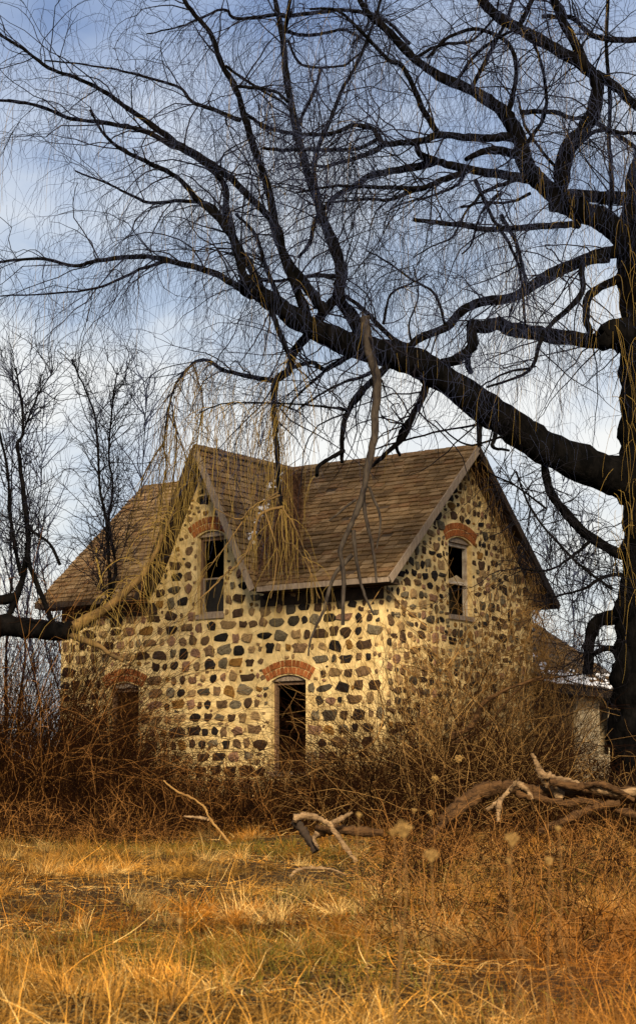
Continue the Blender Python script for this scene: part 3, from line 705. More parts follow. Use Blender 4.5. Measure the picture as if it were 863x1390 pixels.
# dead grey limb hanging in front of the roof
dead = empty('hanging_dead_branch', at(508, 590, 29.6)); tag(dead, 'grey dead branch hanging from the willow limb in front of the roof', 'branch')
DB = np.array(dead.location)
def dl(pts, r0, r1, m='dead_wood', par=dead, base=DB, Y0=29.6, dY=-.1): return px_limb(pts, r0, r1, Y0, dY, par, 'limb', M[m], .07, 5, 8, True, base)
dl([(494, 436), (492, 428), (492, 422)], 4, .6); dl([(498, 436), (499, 430)], 2.5, .5)
tag(dl([(494, 431), (498, 455), (502, 480), (512, 521), (509, 560), (508, 590), (500, 629), (493, 667), (485, 692), (475, 715), (462, 748), (466, 781), (465, 848)], 8, 2.5), None)
dl([(493, 674), (496, 700), (506, 748), (511, 791)], 3.4, 1.6); dl([(479, 720), (483, 756), (493, 802), (507, 835)], 3.2, 1.4)
dl([(478, 753), (452, 784), (440, 827), (424, 860), (418, 890)], 3.4, 1.2); dl([(501, 661), (516, 705), (511, 745)], 2.2, 1); dl([(483, 678), (446, 707)], 2, .9)
# paler forks at the end of the hanging willow branch, in front of the small gable
FK = [([(380, 672), (359, 684), (364, 707), (376, 753), (368, 812)], 1.6, .6), ([(382, 692), (385, 733), (399, 740), (417, 768), (434, 812)], 1.4, .5), ([(359, 682), (342, 689), (323, 717), (305, 743), (277, 781), (264, 814)], 1.4, .5),
      ([(310, 775), (292, 794), (271, 814), (249, 840), (234, 846)], 1.5, .6), ([(378, 668), (340, 690), (325, 705), (290, 690)], 1.4, .6), ([(384, 690), (402, 720), (420, 770), (424, 820)], 1.1, .4), ([(384, 688), (352, 700), (340, 740), (322, 768), (310, 775)], 2.4, 1.5)]
for p, a, b_ in FK: px_limb(p, a, b_, 30.0, -.2, m=M['moss_limb'], sides=6)

# side branches and twigs
def pxf(P): # pixel of a world point
    d = P[1] * CT + (P[2] - EYE) * ST; return 431.5 + F * P[0] / d, 695 - F * (-P[1] * ST + (P[2] - EYE) * CT) / d
segs = [(P, Rr) for P, Rr in LIMB_3D[2:] if Rr.max() < .22]
def limb_points(K, filt=lambda P: True):
    pos, tan, rad, wts = [], [], [], []
    for P, Rr in segs:
        d = np.diff(P, axis=0); ln = np.linalg.norm(d, axis=1)
        for i in range(len(d)):
            if filt(P[i]): pos.append(P[i]); tan.append(d[i] / (ln[i] + 1e-9)); rad.append(Rr[i]); wts.append(ln[i])
    wts = np.array(wts); wts /= wts.sum(); j = rng.choice(len(wts), K, p=wts)
    pos = np.array(pos)[j] + np.array(tan)[j] * rng.uniform(-.05, .05, (K, 1)); return pos, np.array(tan)[j], np.array(rad)[j]
roofz = 7.6
hi = lambda P: P[2] > roofz
p, t_, r_ = limb_points(800, hi)
d_ = side_dirs(t_, 25, 70); d_[:, 2] += .12
b1 = grow(p, d_, rng.uniform(.8, 2.9, 800), 10, .4, .23, np.clip(r_ * .36, .0055, .017), .0035)
p, t_, r_ = pick_on(b1, 3000, .1, 1); b2 = grow(p, side_dirs(t_, 25, 70), rng.uniform(.5, 1.7, 3000), 8, .5, .28, .0046, .0024)
p, t_, r_ = pick_on(b2, 7600, .1, 1); b3 = grow(p, side_dirs(t_, 25, 80), rng.uniform(.4, 1.6, 7600), 8, rng.uniform(.6, 2.4, 7600), .30, .0027, .0014)
p, t_, r_ = limb_points(2000, hi); d_ = side_dirs(t_, 30, 90); b4 = grow(p, d_, rng.uniform(.3, 1.8, 2000), 8, rng.uniform(.2, 2.4, 2000), .30, .0034, .0016)
p, t_, r_ = pick_on(b2, 600, .3, 1); p = p[p[:, 2] > 9.2]; b5 = grow(p, rng.normal(0, .5, p.shape) + [0, 0, -.2], rng.uniform(1.0, 3.2, len(p)), 12, 2.4, .10, .0028, .0016)
def off_roof(c):
    P = c[0]; ok = np.ones(len(P), bool)
    for k in (len(P[0]) // 2, -1):
        d = P[:, k, 1] * CT + (P[:, k, 2] - EYE) * ST
        x = 431.5 + F * P[:, k, 0] / d; y = 695 - F * (-P[:, k, 1] * ST + (P[:, k, 2] - EYE) * CT) / d
        ok &= ~((y > 600) & (x > 385) & (x < 730)) | (rng.random(len(P)) < .12)
    return c[0][ok], c[1][ok]
b2, b3, b4, b5 = [off_roof(c) for c in (b2, b3, b4, b5)]
low = lambda P: pxf(P)[0] > 690 and pxf(P)[1] > 560
p, t_, r_ = limb_points(190, low); b6 = grow(p, side_dirs(t_, 30, 80), rng.uniform(.5, 2.0, 190), 10, .3, .24, .010, .0035)
p, t_, r_ = pick_on(b6, 1100, .1, 1); b7 = grow(p, side_dirs(t_, 25, 75), rng.uniform(.3, 1.1, 1100), 8, .5, .26, .0048, .002)
V, Q = join_tubes([(b1[0] - WI, b1[1], 5), (b2[0] - WI, b2[1], 3), (b6[0] - WI, b6[1], 4), (b7[0] - WI, b7[1], 3)])
o = np_mesh('twigs', V, Q, M['twig_dark'], willow); tag(o, kind='stuff')
V, Q = join_tubes([(b3[0] - WI, b3[1], 3), (b4[0] - WI, b4[1], 3), (b5[0] - WI, b5[1], 3)])
o = np_mesh('fine_twigs', V, Q, M['twig_fine'], willow); tag(o, kind='stuff')
# golden whips that hang down
p1, t1, _ = limb_points(240, lambda P: P[2] > 8.2); w1 = grow(p1, side_dirs(t1, 40, 100) - [0, 0, .6], rng.uniform(.7, 2.2, 240), 10, 3.2, .10, .0034, .0018)
p2, t2, _ = limb_points(150, lambda P: 140 < pxf(P)[0] < 400 and 470 < pxf(P)[1] < 620); w2 = grow(p2, side_dirs(t2, 30, 90) - [0, 0, .3], rng.uniform(1.2, 3.2, 150), 12, 3.0, .09, .0052, .0025)
p3, t3, _ = limb_points(90, lambda P: 225 < pxf(P)[0] < 450 and 640 < pxf(P)[1] < 860); w3 = grow(p3, side_dirs(t3, 20, 80), rng.uniform(.3, 1.5, 90), 10, 2.2, .14, .0048, .0022)
p4, t4, _ = limb_points(90, lambda P: pxf(P)[0] > 700 and pxf(P)[1] < 480); w4 = grow(p4, side_dirs(t4, 40, 100) + [0, -.5, -.4], rng.uniform(.8, 2.4, 90), 10, 2.6, .12, .0042, .002)
q0 = np.stack([rng.uniform(826, 875, 70), rng.uniform(300, 820, 70)], 1); p5 = np.array([at(a, b_, 32.3) for a, b_ in q0])
w5 = grow(p5, rng.normal(0, .5, (70, 3)) + [0, -1, .1], rng.uniform(.6, 2.2, 70), 10, 2.6, .13, .0045, .002)
groups = [(x[0] - WI, x[1], 3) for x in (w1, w2, w3, w4, w5)]
V, Q = join_tubes(groups); o = np_mesh('golden_whips', V, Q, M['twig_gold'], willow); tag(o, kind='stuff')

# ------------------------------------------------------------------ tree at the left, its limb reaching in front of the house
left = empty('leaning_tree', (-9.5, 33, float(gz(-9.5, 33)))); tag(left, 'mossy low limb with upright shoots reaching in from the left edge', 'tree')
LB = np.array(left.location)
def ll(pts, r0, r1, m='bark', Y0=33., dY=0., name='limb'): return px_limb(pts, r0, r1, Y0, dY, left, name, M[m], .07, 5, 9, True, LB)
n0 = len(LIMB_3D)
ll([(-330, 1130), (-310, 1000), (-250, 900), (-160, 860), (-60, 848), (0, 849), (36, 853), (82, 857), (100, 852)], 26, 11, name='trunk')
ll([(94, 854), (115, 843), (145, 825), (172, 802), (193, 782), (212, 748), (226, 715), (240, 690)], 9.5, 1.2, 'moss_limb', 33, -.4)
ll([(92, 858), (105, 866), (133, 876), (150, 888), (168, 897)], 5.5, 2.5, 'moss_limb', 33, -.4)
ll([(-90, 850), (-40, 812), (0, 814), (20, 811)], 10, 6, 'bark')
shoots = [([(12, 836), (30, 788), (39, 737), (33, 676), (27, 625), (24, 604), (32, 586), (29, 543), (22, 500)], 5, 1.2), ([(29, 782), (15, 707), (12, 646), (0, 589), (-12, 540)], 3, 1.2), ([(73, 848), (42, 770), (36, 737)], 4, 2.4),
          ([(82, 767), (67, 737), (42, 719), (38, 700)], 2.4, 1.5), ([(145, 825), (150, 805), (148, 760), (145, 707), (136, 661), (130, 571), (112, 520), (97, 488)], 3, 1), ([(150, 812), (157, 770), (148, 707), (154, 661), (148, 616), (154, 540), (160, 500)], 2.6, .9), ([(32, 586), (50, 540), (75, 500)], 1.4, .7)]
for p, a, b_ in shoots: ll(p, a, b_, 'bark', 33, random.uniform(-.5, .5))
ll([(140, 826), (146, 808), (136, 782), (130, 743)], 2.8, 1.2, 'twig_gold')
segs = LIMB_3D[n0 + 4:]
p, t_, r_ = limb_points(230); a1 = grow(p, side_dirs(t_, 30, 65) + [0, 0, .2], rng.uniform(.4, 1.6, 230), 9, -.3, .22, .0095, .003)
p, t_, r_ = pick_on(a1, 2000, .1, 1); a2 = grow(p, side_dirs(t_, 30, 70), rng.uniform(.15, .7, 2000), 6, -.1, .26, .0052, .002)
V, Q = join_tubes([(a1[0] - LB, a1[1], 4), (a2[0] - LB, a2[1], 3)]); tag(np_mesh('twigs', V, Q, M['twig_dark'], left), kind='stuff')
segs = LIMB_3D[n0 + 1:n0 + 2]
p, t_, r_ = limb_points(120); a3 = grow(p, side_dirs(t_, 30, 100) + [0, -.4, .3], rng.uniform(.4, 1.6, 120), 10, 1.8, .16, .0055, .0025)
n1 = len(LIMB_3D)      # thin hanging leaders of the willow that carry the golden drape beside the small gable
for pts in ([(222, 606), (226, 640), (216, 690), (206, 745)], [(228, 560), (246, 600), (256, 645), (252, 700)], [(223, 600), (198, 640), (182, 690), (172, 730)], [(232, 545), (240, 590), (236, 650), (228, 700)], [(262, 494), (275, 540), (268, 600), (262, 650)]):
    px_limb(pts, 1.3, .6, None, 1.2, m=M['moss_limb'], sides=6)
segs = LIMB_3D[n1:]; p, t_, r_ = limb_points(150)
a4 = grow(p, rng.normal(0, .35, (150, 3)) + [-.1, 0, -.6], rng.uniform(.5, 1.9, 150), 10, 1.6, .12, .0055, .0025)
V, Q = tubes(a3[0] - LB, a3[1], 3); tag(np_mesh('golden_whips', V, Q, M['twig_gold'], left), kind='stuff')
V, Q = tubes(a4[0] - WI, a4[1], 3); tag(np_mesh('golden_drape', V, Q, M['twig_gold'], willow), kind='stuff')

# ------------------------------------------------------------------ bare trees behind the house
def back_tree(px, py_top, Y, label, stems, seed_r, spread=1.0, group='bare trees behind the house', r=.03):
    base = at(px, 1080, Y); base.z = float(gz(base.x, Y)); o = empty('bare_tree', base); tag(o, label, 'tree', group)
    B_ = np.array(base); H = at(px, py_top, Y).z - base.z
    p0 = np.tile(B_, (stems, 1)) + rng.normal(0, .15, (stems, 3)) * [1, 1, 0]
    t0 = grow(p0, rng.normal(0, .16 * spread, (stems, 3)) + [0, 0, 1], H * rng.uniform(.8, 1.03, stems), 14, -.25, .07, r, .006)
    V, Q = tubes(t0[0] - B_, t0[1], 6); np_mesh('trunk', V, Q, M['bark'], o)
    a = pick_on(t0, 26 * stems, .3, .98); c1 = grow(a[0], side_dirs(a[1], 25, 60) + [0, 0, .2], rng.uniform(.5, 2.2, 26 * stems), 9, -.5, .18, .015, .005)
    a = pick_on(c1, 150 * stems, .1, 1); c2 = grow(a[0], side_dirs(a[1], 25, 60), rng.uniform(.3, 1.1, 150 * stems), 7, -.2, .22, .0075, .003)
    V, Q = join_tubes([(c1[0] - B_, c1[1], 4), (c2[0] - B_, c2[1], 3)]); tag(np_mesh('twigs', V, Q, M['twig_fine'], o), kind='stuff')
back_tree(205, 500, 46, 'forked bare tree rising behind the left roof slope', 3, 1)
back_tree(120, 490, 48, 'slim bare tree just left of the roof ridge', 3, 2)
back_tree(30, 520, 50, 'bare tree nearest the left edge behind the thicket', 3, 3, r=.06)
back_tree(735, 640, 52, 'thin bare tree between the right gable and the willow trunk', 4, 4, 1.3)
back_tree(800, 700, 55, 'low bare tree behind the rear wing', 4, 5, 1.3)

# ------------------------------------------------------------------ undergrowth
def thicket(name, label, cat, x0, x1, y0, y1, K, hfun, mats, kind=None, group=None, lean=.55, tw=3, wob=.16, r=(.004, .008), mat2=None):
    """arching canes rooted over a patch of ground given by photo columns and distances"""
    Yd = rng.uniform(y0, y1, K); px = rng.uniform(x0, x1, K)
    xw = (px - 431.5) / F * Yd / CT; P0 = np.stack([xw, Yd, gz(xw, Yd) - .03], 1); c0 = np.array([P0[:, 0].mean(), P0[:, 1].mean(), float(gz(P0[:, 0].mean(), P0[:, 1].mean()))])
    H = hfun(px) * rng.uniform(.45, 1.15, K)
    D = rng.normal(0, lean, (K, 3)); D[:, 2] = 1
    c1 = grow(P0, D, H * 1.6, 10, rng.uniform(-.1, 1.1, K), wob, rng.uniform(*r, K), .002)
    a = pick_on(c1, K * tw, .15, 1); c2 = grow(a[0], side_dirs(a[1], 30, 85), rng.uniform(.2, .9, K * tw), 7, rng.uniform(-.4, 1.2, K * tw), .25, .0036, .0016)
    V, Q = join_tubes([(c1[0] - c0, c1[1], 4), (c2[0] - c0, c2[1], 3)])
    nq1 = K * 9 * 4; mi = np.zeros(len(Q), int)
    tone1 = np.repeat((rng.random(K) < mats[1]).astype(int), 9 * 4); tone2 = np.repeat((rng.random(K * tw) < mats[1]).astype(int), 6 * 3)
    mi = np.concatenate([tone1, tone2])
    o = np_mesh(name, V, Q, mats[0], None, True, mi); o.location = c0
    tag(o, label, cat, group, kind); return o
thicket('weed_bed', 'dark weeds growing up round the foot of the willow trunk', 'weeds', 800, 885, 29.8, 32.4, 420, lambda px: .95 + 0 * px, ([M['cane'], M['vine']], .2), 'stuff')
lh = lambda px: np.interp(px, [-40, 40, 110, 160, 200, 260], [3.7, 3.4, 2.8, 1.75, 1.1, .7])
thicket('bramble_thicket', 'dark red brown bramble thicket against the left corner of the house', 'thicket', -60, 215, 33.2, 37.5, 3000, lh, ([M['cane'], M['cane_tan']], .15), 'stuff', tw=5, lean=.45)
rh = lambda px: np.interp(px, [400, 470, 540, 640, 700, 740], [.9, 1.8, 2.7, 3.0, 2.3, 1.4])
thicket('brush_thicket', 'tangled tan brush at the foot of the right gable wall', 'thicket', 425, 740, 32.6, 36.6, 3000, rh, ([M['cane'], M['vine']], .24), 'stuff', tw=3, lean=.95, wob=.24, r=(.004, .011))
thicket('brush_thicket', 'dark brush around the willow foot and rear wing', 'thicket', 700, 880, 33.6, 37.0, 520, lambda px: 1.5 + 0 * px, ([M['cane'], M['vine']], .25), 'stuff')
thicket('weed_bed', 'low dead weeds along the foot of the front wall', 'weeds', 180, 470, 33.0, 36.2, 2300, lambda px: 1.05 + 0 * px, ([M['cane'], M['cane_tan']], .22), 'stuff')
thicket('weed_bed', 'rusty weeds along the near side of the logs at the right', 'weeds', 520, 880, 22, 31.5, 800, lambda px: .40 + 0 * px, ([M['cane'], M['cane_tan']], .35), 'stuff', r=(.003, .005))
thicket('weed_bed', 'rusty weeds in front of the bramble thicket at the left', 'weeds', -30, 240, 29, 33.4, 700, lambda px: .45 + 0 * px, ([M['cane'], M['cane_tan']], .3), 'stuff', r=(.003, .005))
thicket('weed_bed', 'sparse dark rusty weeds spreading forward over the grass at the right', 'weeds', 500, 900, 14, 23, 700, lambda px: .30 + 0 * px, ([M['cane'], M['cane_tan']], .4), 'stuff', r=(.002, .0035), tw=2)
# climbing vine on the gable wall (house coordinates turned to the world)
K = 330
yv = W_ - (W_ - .3) * rng.random(K) ** 1.3; zv = np.where(rng.random(K) < .6, 0, rng.uniform(0, 4, K))
P0 = np.stack([rng.uniform(.05, .45, K), yv, zv], 1)
D = rng.normal(0, .6, (K, 3)) + [0, .05, 1]
c1 = grow(P0, D, rng.uniform(1.5, 5.0, K), 14, .5, .24, .011, .004)
P = c1[0]; P[..., 0] = np.clip(P[..., 0], .04, .8); lim = np.array([he_in(0)]); 
P[..., 2] = np.minimum(P[..., 2], HE + (HR - HE) * (1 - np.abs(P[..., 1] - W_ / 2) / (W_ / 2 + .2)) - .2)
a = pick_on((P, c1[1]), 5200, .05, 1); c2 = grow(a[0], side_dirs(a[1], 40, 100) + [.2, 0, 0], rng.uniform(.2, 1.1, 5200), 8, rng.uniform(0, 2., 5200), .22, .0055, .0022)
hd = np.stack([rng.uniform(.1, .4, 130), rng.uniform(2.6, W_, 130)], 1); hz = HE + (HR - HE) * (1 - np.abs(hd[:, 1] - W_ / 2) / (W_ / 2 + .45)) - .2
c3 = grow(np.stack([hd[:, 0], hd[:, 1], hz], 1), rng.normal(0, .3, (130, 3)) + [0, 0, -.6], rng.uniform(.5, 2.2, 130), 10, 1.5, .14, .005, .002)
V, Q = join_tubes([(P, c1[1], 5), (c2[0], c2[1], 3), (c3[0], c3[1], 3)])
vine = np_mesh('climbing_vine', V, Q, M['vine']); vine.location = house.location; vine.rotation_euler = house.rotation_euler
tag(vine, 'leafless golden vine climbing over the right gable wall', 'vine')
# bough that arches from the brush towards the wing, and other bare boughs in front of the gable
for pts, r0, lab in (([(612, 1000), (640, 985), (655, 955), (690, 935), (735, 918)], 5, 'curved bare bough in the brush left of the rear wing'),
                     ([(615, 1010), (660, 985), (690, 950), (720, 925), (790, 915)], 3, 'straight bare bough crossing below the curved bough'),
                     ([(455, 1070), (500, 1052), (540, 1035), (560, 1005), (570, 960)], 3, 'pale bare stem arching in front of the house corner'),
                     ([(420, 1050), (460, 1030), (505, 1010), (520, 960), (495, 900)], 2, 'thin curved stem between the tall middle window and the corner')):
    Yb = 33.5 if r0 > 3 else 34.2; b0 = at(*pts[0], Yb); eo = empty('bare_bough', b0); tag(eo, lab, 'bough')
    px_limb(pts, r0, r0 * .35, Yb, -.3, eo, 'stem', M['log'] if r0 > 2.5 else M['vine'], .14, 3, 7, False, np.array(b0))

# brown vine litter and snow caught in the roof valley
cl_o = empty('vine_clump', HM @ Vector((-G_ + HW * .6, .6, HE + 1))); tag(cl_o, 'rust brown clump of dead vine caught in the roof valley', 'vine clump')
CB = np.array(cl_o.location)
K = 1600; tt = rng.random(K) ** .8; base_ = np.array(vR)[None] * (1 - tt[:, None]) + np.array(vT)[None] * tt[:, None]
wdt = .95 * (1 - tt) + .25
off = rng.uniform(0, 1, K) * wdt
P0 = base_ + np.stack([off, -.0 * off, 0 * off], 1); P0[:, 2] += .05 + rng.uniform(0, .22, K)
P0 = P0[tt < .85]; P0w = np.array([HM @ Vector(v) for v in P0])
rn = np.array(HM.to_3x3() @ Vector((0, -.72, .69)))
c = grow(P0w + rn * .03, rng.normal(0, .8, P0w.shape) + rn * .7, rng.uniform(.15, .6, len(P0w)), 7, .5, .35, .008, .004)
V, Q = join_tubes([(c[0] - CB, c[1], 3)]); tag(np_mesh('vine_stems', V, Q, M['debris'], cl_o), kind='stuff')
sn = MB()
for (px, py, rp) in ((349, 752, 6), (352, 745, 5), (354, 735, 4.5), (357, 728, 4.5), (362, 720, 6), (367, 712, 6), (371, 706, 5), (376, 688, 4), (381, 684, 5), (386, 676, 4), (392, 668, 3.5), (336, 722, 4), (340, 726, 3), (359, 725, 3.5), (345, 748, 4.5), (365, 715, 5)):
    tv = (786 - py) / 148; lv = vR.lerp(vT, tv); vp = pix(lv); r_ = rp / F * vp[2]
    p = HM @ (lv + Vector(((px - vp[0]) / F * vp[2] / .81, -.28, .34)))
    for q in range(5):
        c0 = p + Vector((random.gauss(0, r_ * .6), random.gauss(0, .03), random.gauss(0, r_ * .6))); rr = r_ * random.uniform(.3, .7)
        vs = [c0 + Vector((math.cos(a) * math.cos(b) * rr, math.sin(a) * math.cos(b) * rr, math.sin(b) * rr * .8)) * random.uniform(.75, 1.15) for b in (-.9, 0, .9) for a in np.arange(6) * math.pi / 3]
        fs = [(l * 6 + i, l * 6 + (i + 1) % 6, (l + 1) * 6 + (i + 1) % 6, (l + 1) * 6 + i) for l in range(2) for i in range(6)] + [tuple(range(12, 18)), tuple(reversed(range(6)))]
        sn.add(vs, fs)
o = sn.build('snow', M['snow'], None, False); tag(o, 'thin line of white snow lodged along the roof valley', 'snow', None, 'stuff')

# ------------------------------------------------------------------ logs
def log_tree(name, label, Y, curves, base_px):
    b0 = at(*base_px, Y); o = empty(name, b0); tag(o, label, 'log')
    for pts, r0, r1, m, dy in curves: px_limb(pts, r0, r1, Y + dy, random.uniform(-.25, .25), o, 'limb', M[m], .13, 9, 16, False, np.array(b0), .45)
    return o
log_tree('fallen_log', 'long brown fallen trunk with a splintered stub at the right', 29.5, [
    ([(598, 1118), (615, 1100), (640, 1080), (672, 1069), (700, 1070), (740, 1076), (790, 1074), (830, 1078), (900, 1076)], 8, 9, 'log', 0),
    ([(560, 1160), (590, 1130), (618, 1104), (650, 1082)], 5, 6, 'log', -.3), ([(760, 1084), (742, 1062), (730, 1040), (722, 1023)], 9, 2.5, 'drift', -.1),
    ([(740, 1052), (760, 1060), (800, 1068), (840, 1076), (900, 1074)], 5, 6, 'drift', -.25), ([(745, 1062), (780, 1068), (810, 1064), (835, 1072), (860, 1086)], 5.5, 3, 'log', -.4),
    ([(700, 1076), (740, 1085), (770, 1090), (800, 1088), (870, 1110)], 6.5, 4, 'log', -.2), ([(730, 1130), (770, 1112), (800, 1098), (840, 1090)], 6, 5, 'log', -.5)], (700, 1090))
log_tree('broken_branch', 'bleached forked branch lying over the brown log', 29.1, [
    ([(660, 1100), (676, 1088), (692, 1072), (700, 1064), (712, 1070), (722, 1084)], 3, 3, 'drift', 0), ([(692, 1072), (704, 1056)], 2.6, 1.2, 'drift', 0), ([(678, 1088), (676, 1100), (676, 1116)], 4.5, 3, 'drift', 0)], (680, 1110))
log_tree('driftwood_log', 'pale forked dead log lying in the grass below the tall middle window', 25.4, [
    ([(398, 1110), (412, 1107), (430, 1110), (446, 1118), (462, 1112), (478, 1103)], 5.5, 2.2, 'drift', 0), ([(446, 1116), (456, 1132), (470, 1152), (484, 1170)], 5.5, 3, 'drift', -.1),
    ([(400, 1114), (410, 1126), (420, 1142), (428, 1156)], 7, 5, 'soffit', .1), ([(428, 1128), (450, 1126), (480, 1128), (520, 1130)], 7, 5, 'log', .4), ([(430, 1132), (426, 1140), (432, 1150)], 4, 2, 'drift', -.05)], (430, 1150))
log_tree('curved_stick', 'short curved pale stick in the grass below the forked log', 22.6, [([(394, 1190), (404, 1181), (424, 1178), (450, 1180), (470, 1188)], 2.6, 1.6, 'drift', 0)], (400, 1190))
log_tree('dead_stick', 'crooked pale stick leaning by the wall left of the tall middle window', 29.0, [([(222, 1060), (240, 1074), (262, 1084), (278, 1096), (284, 1110), (300, 1130), (312, 1146)], 1.1, 1.9, 'vine', 0), ([(250, 1108), (270, 1110), (282, 1112)], 1.4, 2, 'drift', 0)], (310, 1146))

# ------------------------------------------------------------------ grass
def nzv(x, y, s, seed):  # cheap smooth noise
    return (np.sin(x * s + seed) * np.cos(y * s * 1.1 - seed * 2) + np.sin((x + y) * s * .61 + seed * 3) + np.cos((x - 1.7 * y) * s * .37 + seed)) / 3
def blades(name, label, P0, D, H, bend, wd, c, n=4, wob=.13, minz=.012):
    K = len(P0); P = np.zeros((K, n, 3)); P[:, 0] = P0; d = D / np.linalg.norm(D, axis=1, keepdims=True)
    for i in range(1, n):
        d = d + rng.normal(0, wob, (K, 3)); d[:, 2] -= bend; d /= np.linalg.norm(d, axis=1, keepdims=True)
        P[:, i] = P[:, i - 1] + d * (H / (n - 1))[:, None]
    P[..., 2] = np.maximum(P[..., 2], gz(P[..., 0], P[..., 1]) + minz * rng.random((K, 1)))
    sd = rng.normal(0, 1, (K, 3)); sd[:, 2] *= .3; sd[:, 1] *= .5; sd /= np.linalg.norm(sd, axis=1, keepdims=True)
    wq = wd * rng.uniform(.55, 1.45, K)[:, None] * np.linspace(1, .15, n)[None] ** .7
    V = np.stack([P - sd[:, None] * wq[..., None] / 2, P + sd[:, None] * wq[..., None] / 2], 2).reshape(-1, 3)
    idx = np.arange(K * n * 2).reshape(K, n, 2)
    Q = np.stack([idx[:, :-1, 0], idx[:, :-1, 1], idx[:, 1:, 1], idx[:, 1:, 0]], -1).reshape(-1, 4)
    o = np_mesh(name, V, Q, M['grass'], None, False, None, np.repeat(c * rng.uniform(.35, 1.35, (K, 1)), n * 2, 0)); tag(o, label, 'grass', None, 'stuff'); return o
def mixc(a, b_, t): return np.array(a)[None] * (1 - t[:, None]) + np.array(b_)[None] * t[:, None]
def scatter(K, w, pw=1.35):
    u = rng.random(K * 4); Yd = 8.2 + (34.5 - 8.2) * u ** pw; x = (rng.random(K * 4) - .5) * 2 * (Yd * .19 + .6)
    k = rng.random(K * 4) < w(x, Yd); return x[k][:K], Yd[k][:K]
def straw(x, y, r):
    s = np.clip(nzv(x, y, .8, 2.) + .5, 0, 1); c = mixc((.60, .29, .05), (.44, .165, .018), s)
    c = np.where((r < .42)[:, None], np.array([[.026, .010, .003]]), c); c = np.where((r > .82)[:, None], np.array([[.66, .43, .15]]), c)
    clump_shade = np.clip(nzv(x, y, 3.1, 6.) * 1.4 + nzv(x, y, 7.3, 2.) * .8 + .62, .42, 1.15)[:, None]; c = c * clump_shade       # darker patches stand in for the shade between tussocks
    q = x / (y * .17); rt = .7 * np.clip((q - .3) / .5, 0, 1) * np.clip((24 - y) / 8, 0, 1)          # redder stand of grass at the right
    return c * (1 - rt[:, None]) + rt[:, None] * np.array([[.24, .082, .013]]) * (.3 + 1.1 * r[:, None])
# matted short thatch
x, y = scatter(125000, lambda x, y: .45 + .5 * np.clip(nzv(x, y, 1.1, 5.) + .2, 0, 1)); K = len(x)
blades('dry_grass', 'matted short dry grass covering the foreground', np.stack([x, y, gz(x, y)], 1), np.concatenate([rng.normal(0, 1., (K, 2)), rng.uniform(.2, 1, (K, 1))], 1), rng.uniform(.08, .24, K), .3, .0046, straw(x, y, rng.random(K)))
# tussocks: blades that fan out of one clump and arch over
tx, ty = scatter(560, lambda x, y: np.clip(nzv(x, y, .9, 3.) * 1.5 + .35, .03, 1), 1.2); nb = 140; T_ = len(tx)
sz = rng.uniform(.5, 1.25, T_) * np.interp(ty, [8, 20, 34], [1., 1.05, 1.0]); lx = nzv(tx, ty, .7, 4.) * 1.2 + rng.normal(0, .25, T_); ly = rng.normal(-.1, .35, T_)
ti = np.repeat(np.arange(T_), nb); K = len(ti); an = rng.uniform(0, 2 * np.pi, K); rad = np.sqrt(rng.random(K)) * .11 * sz[ti]
x = tx[ti] + np.cos(an) * rad; y = ty[ti] + np.sin(an) * rad
D = np.stack([np.cos(an) * .55 + lx[ti] + rng.normal(0, .25, K), np.sin(an) * .55 + ly[ti] + rng.normal(0, .25, K), np.ones(K)], 1)
c = straw(tx, ty, rng.random(T_) * .56 + .43)[ti] * rng.uniform(.25, 1., T_)[ti][:, None] + straw(x, y, rng.random(K)) * .3  # brightness varied per tussock, standing in for shading on the clumps
blades('straw_tussocks', 'arching orange straw tussocks scattered over the foreground', np.stack([x, y, gz(x, y)], 1), D, sz[ti] * rng.uniform(.14, .36, K), rng.uniform(.15, .6, K), .0036, c, 4)
# loose pale stalks lying every which way
x, y = scatter(5000, lambda x, y: 1 + 0 * x); K = len(x)
blades('loose_straw', 'loose pale stalks lying criss-cross over the grass', np.stack([x, y, gz(x, y) + rng.uniform(.02, .12, K)], 1), np.concatenate([rng.normal(0, 1., (K, 2)), rng.normal(.12, .3, (K, 1))], 1), rng.uniform(.2, .6, K), .05, .0034, straw(x, y, rng.uniform(.5, .95, K)), 5, .12, .06)
# thin upright stems
x, y = scatter(2200, lambda x, y: np.clip(.25 + np.abs(x / (y * .17)) * .7, 0, 1)); K = len(x)
blades('upright_stems', 'thin upright dead stems standing in the grass', np.stack([x, y, gz(x, y)], 1), np.concatenate([rng.normal(0, .2, (K, 2)), np.ones((K, 1))], 1), rng.uniform(.2, .5, K), .06, .0038, straw(x, y, rng.random(K) * .8), 5, .09)
# green blades under the straw, mostly in the middle
x, y = scatter(24000, lambda x, y: np.clip(nzv(x, y, .8, 9.) * 1.6 + .3, 0, 1) * np.clip(1.15 - np.abs(x / (y * .17) - .05), .05, 1) * np.clip((y - 10) / 4, .2, 1)); K = len(x)
blades('green_grass', 'short green grass showing between the straw', np.stack([x, y, gz(x, y)], 1), np.concatenate([rng.normal(0, .5, (K, 2)), np.ones((K, 1))], 1), rng.uniform(.06, .18, K), .2, .006, mixc((.065, .06, .010), (.17, .115, .018), rng.random(K)))

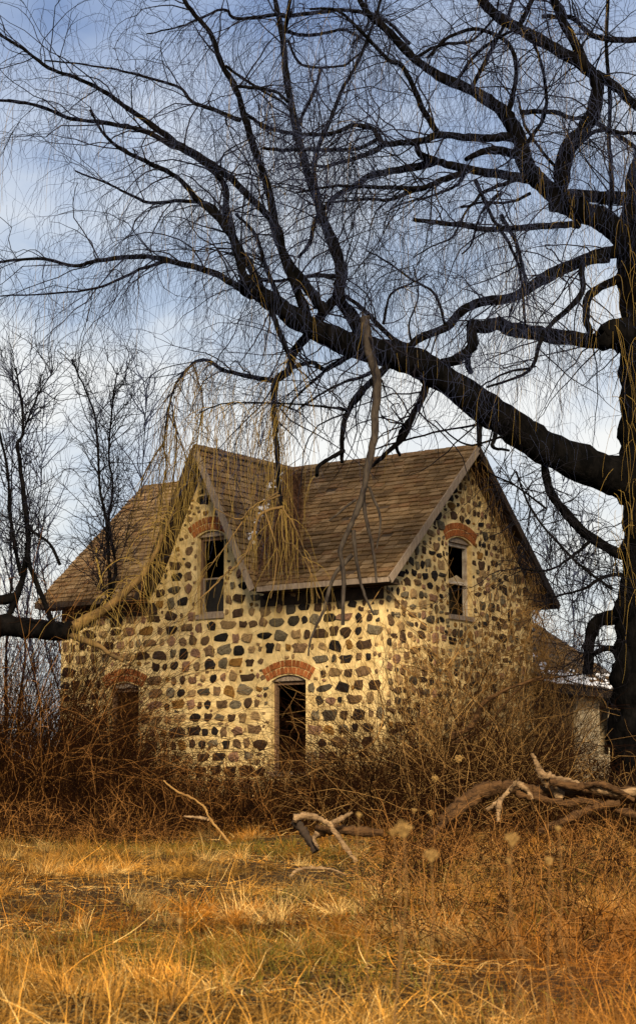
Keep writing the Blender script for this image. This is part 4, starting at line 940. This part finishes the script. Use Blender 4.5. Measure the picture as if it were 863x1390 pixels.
# ------------------------------------------------------------------ seed heads
def seed_head(px, py, Y, size, label, open_=True):
    top = at(px, py, Y); gx = top.x + random.uniform(-.08, .08); base = Vector((gx, Y, float(gz(gx, Y))))
    o = empty('dried_flower', base); tag(o, label, 'dried flower', 'dried flower heads standing in the grass'); Bq = np.array(base)
    P = np.linspace(np.array(base), np.array(top), 8); P[1:-1] += rng.normal(0, .012, (6, 3)); V, Q = tubes((P - Bq)[None], (np.linspace(.0024, .0016, 8) * (1 if Y < 20 else 2.5))[None], 5); np_mesh('stem', V, Q, M['seed_stem'], o)
    K = 26; D = rng.normal(0, 1, (K, 3)) * [1, 1, .35] + [0, 0, .7]
    c = grow(np.tile(np.array(top), (K, 1)), D, size * rng.uniform(.6, 1, K), 6, -1.2, .08, .0018, .0012)
    V, Q = tubes(c[0] - Bq, c[1], 3); Vs, Qs = [V], [Q]; oo = len(V)
    tips = np.repeat(c[0][:, -1], 7, 0) + rng.normal(0, size * .13, (K * 7, 3))
    s = grow(tips, rng.normal(0, 1, (K * 7, 3)) + [0, 0, .5], size * .2, 3, 0, .2, size * .05, size * .02); V, Q = tubes(s[0] - Bq, s[1], 4)
    np_mesh('flower_head', np.concatenate([Vs[0], V]), np.concatenate([Qs[0], Q + oo]), M['seed'], o)['kind'] = 'stuff'
for px, py, Y, s_, lab in ((487, 1110, 6.5, .02, 'small pale seed head just right of the forked pale log'), (548, 1137, 5.4, .046, 'widest blurred cream seed head low in the middle'), (534, 1134, 5.8, .024, 'fainter seed head touching the widest one on its left'),
                           (585, 1170, 5.4, .038, 'round cream seed head below the widest pair'), (694, 1149, 5.6, .042, 'flat cream seed head under the brown fallen trunk'), (757, 1128, 6, .018, 'cream seed head below the middle of the fallen trunk'),
                           (745, 1174, 5.8, .026, 'faint orange seed head in the rusty weeds at the right'), (690, 1173, 5.8, .02, 'faint orange seed head below the flat cream one'), (244, 1254, 5.6, .018, 'lone seed head in the golden grass at the left'),
                           (622, 1036, 30, .13, 'tall tan seed cluster in front of the gable wall'), (590, 1062, 30, .12, 'shorter tan seed cluster left of the tall one'), (584, 1108, 30, .1, 'tan seed cluster at the tip of the brown log'), (562, 1104, 30.2, .09, 'small tan seed cluster left of the log tip')):
    seed_head(px, py, Y, s_ * .8, lab)
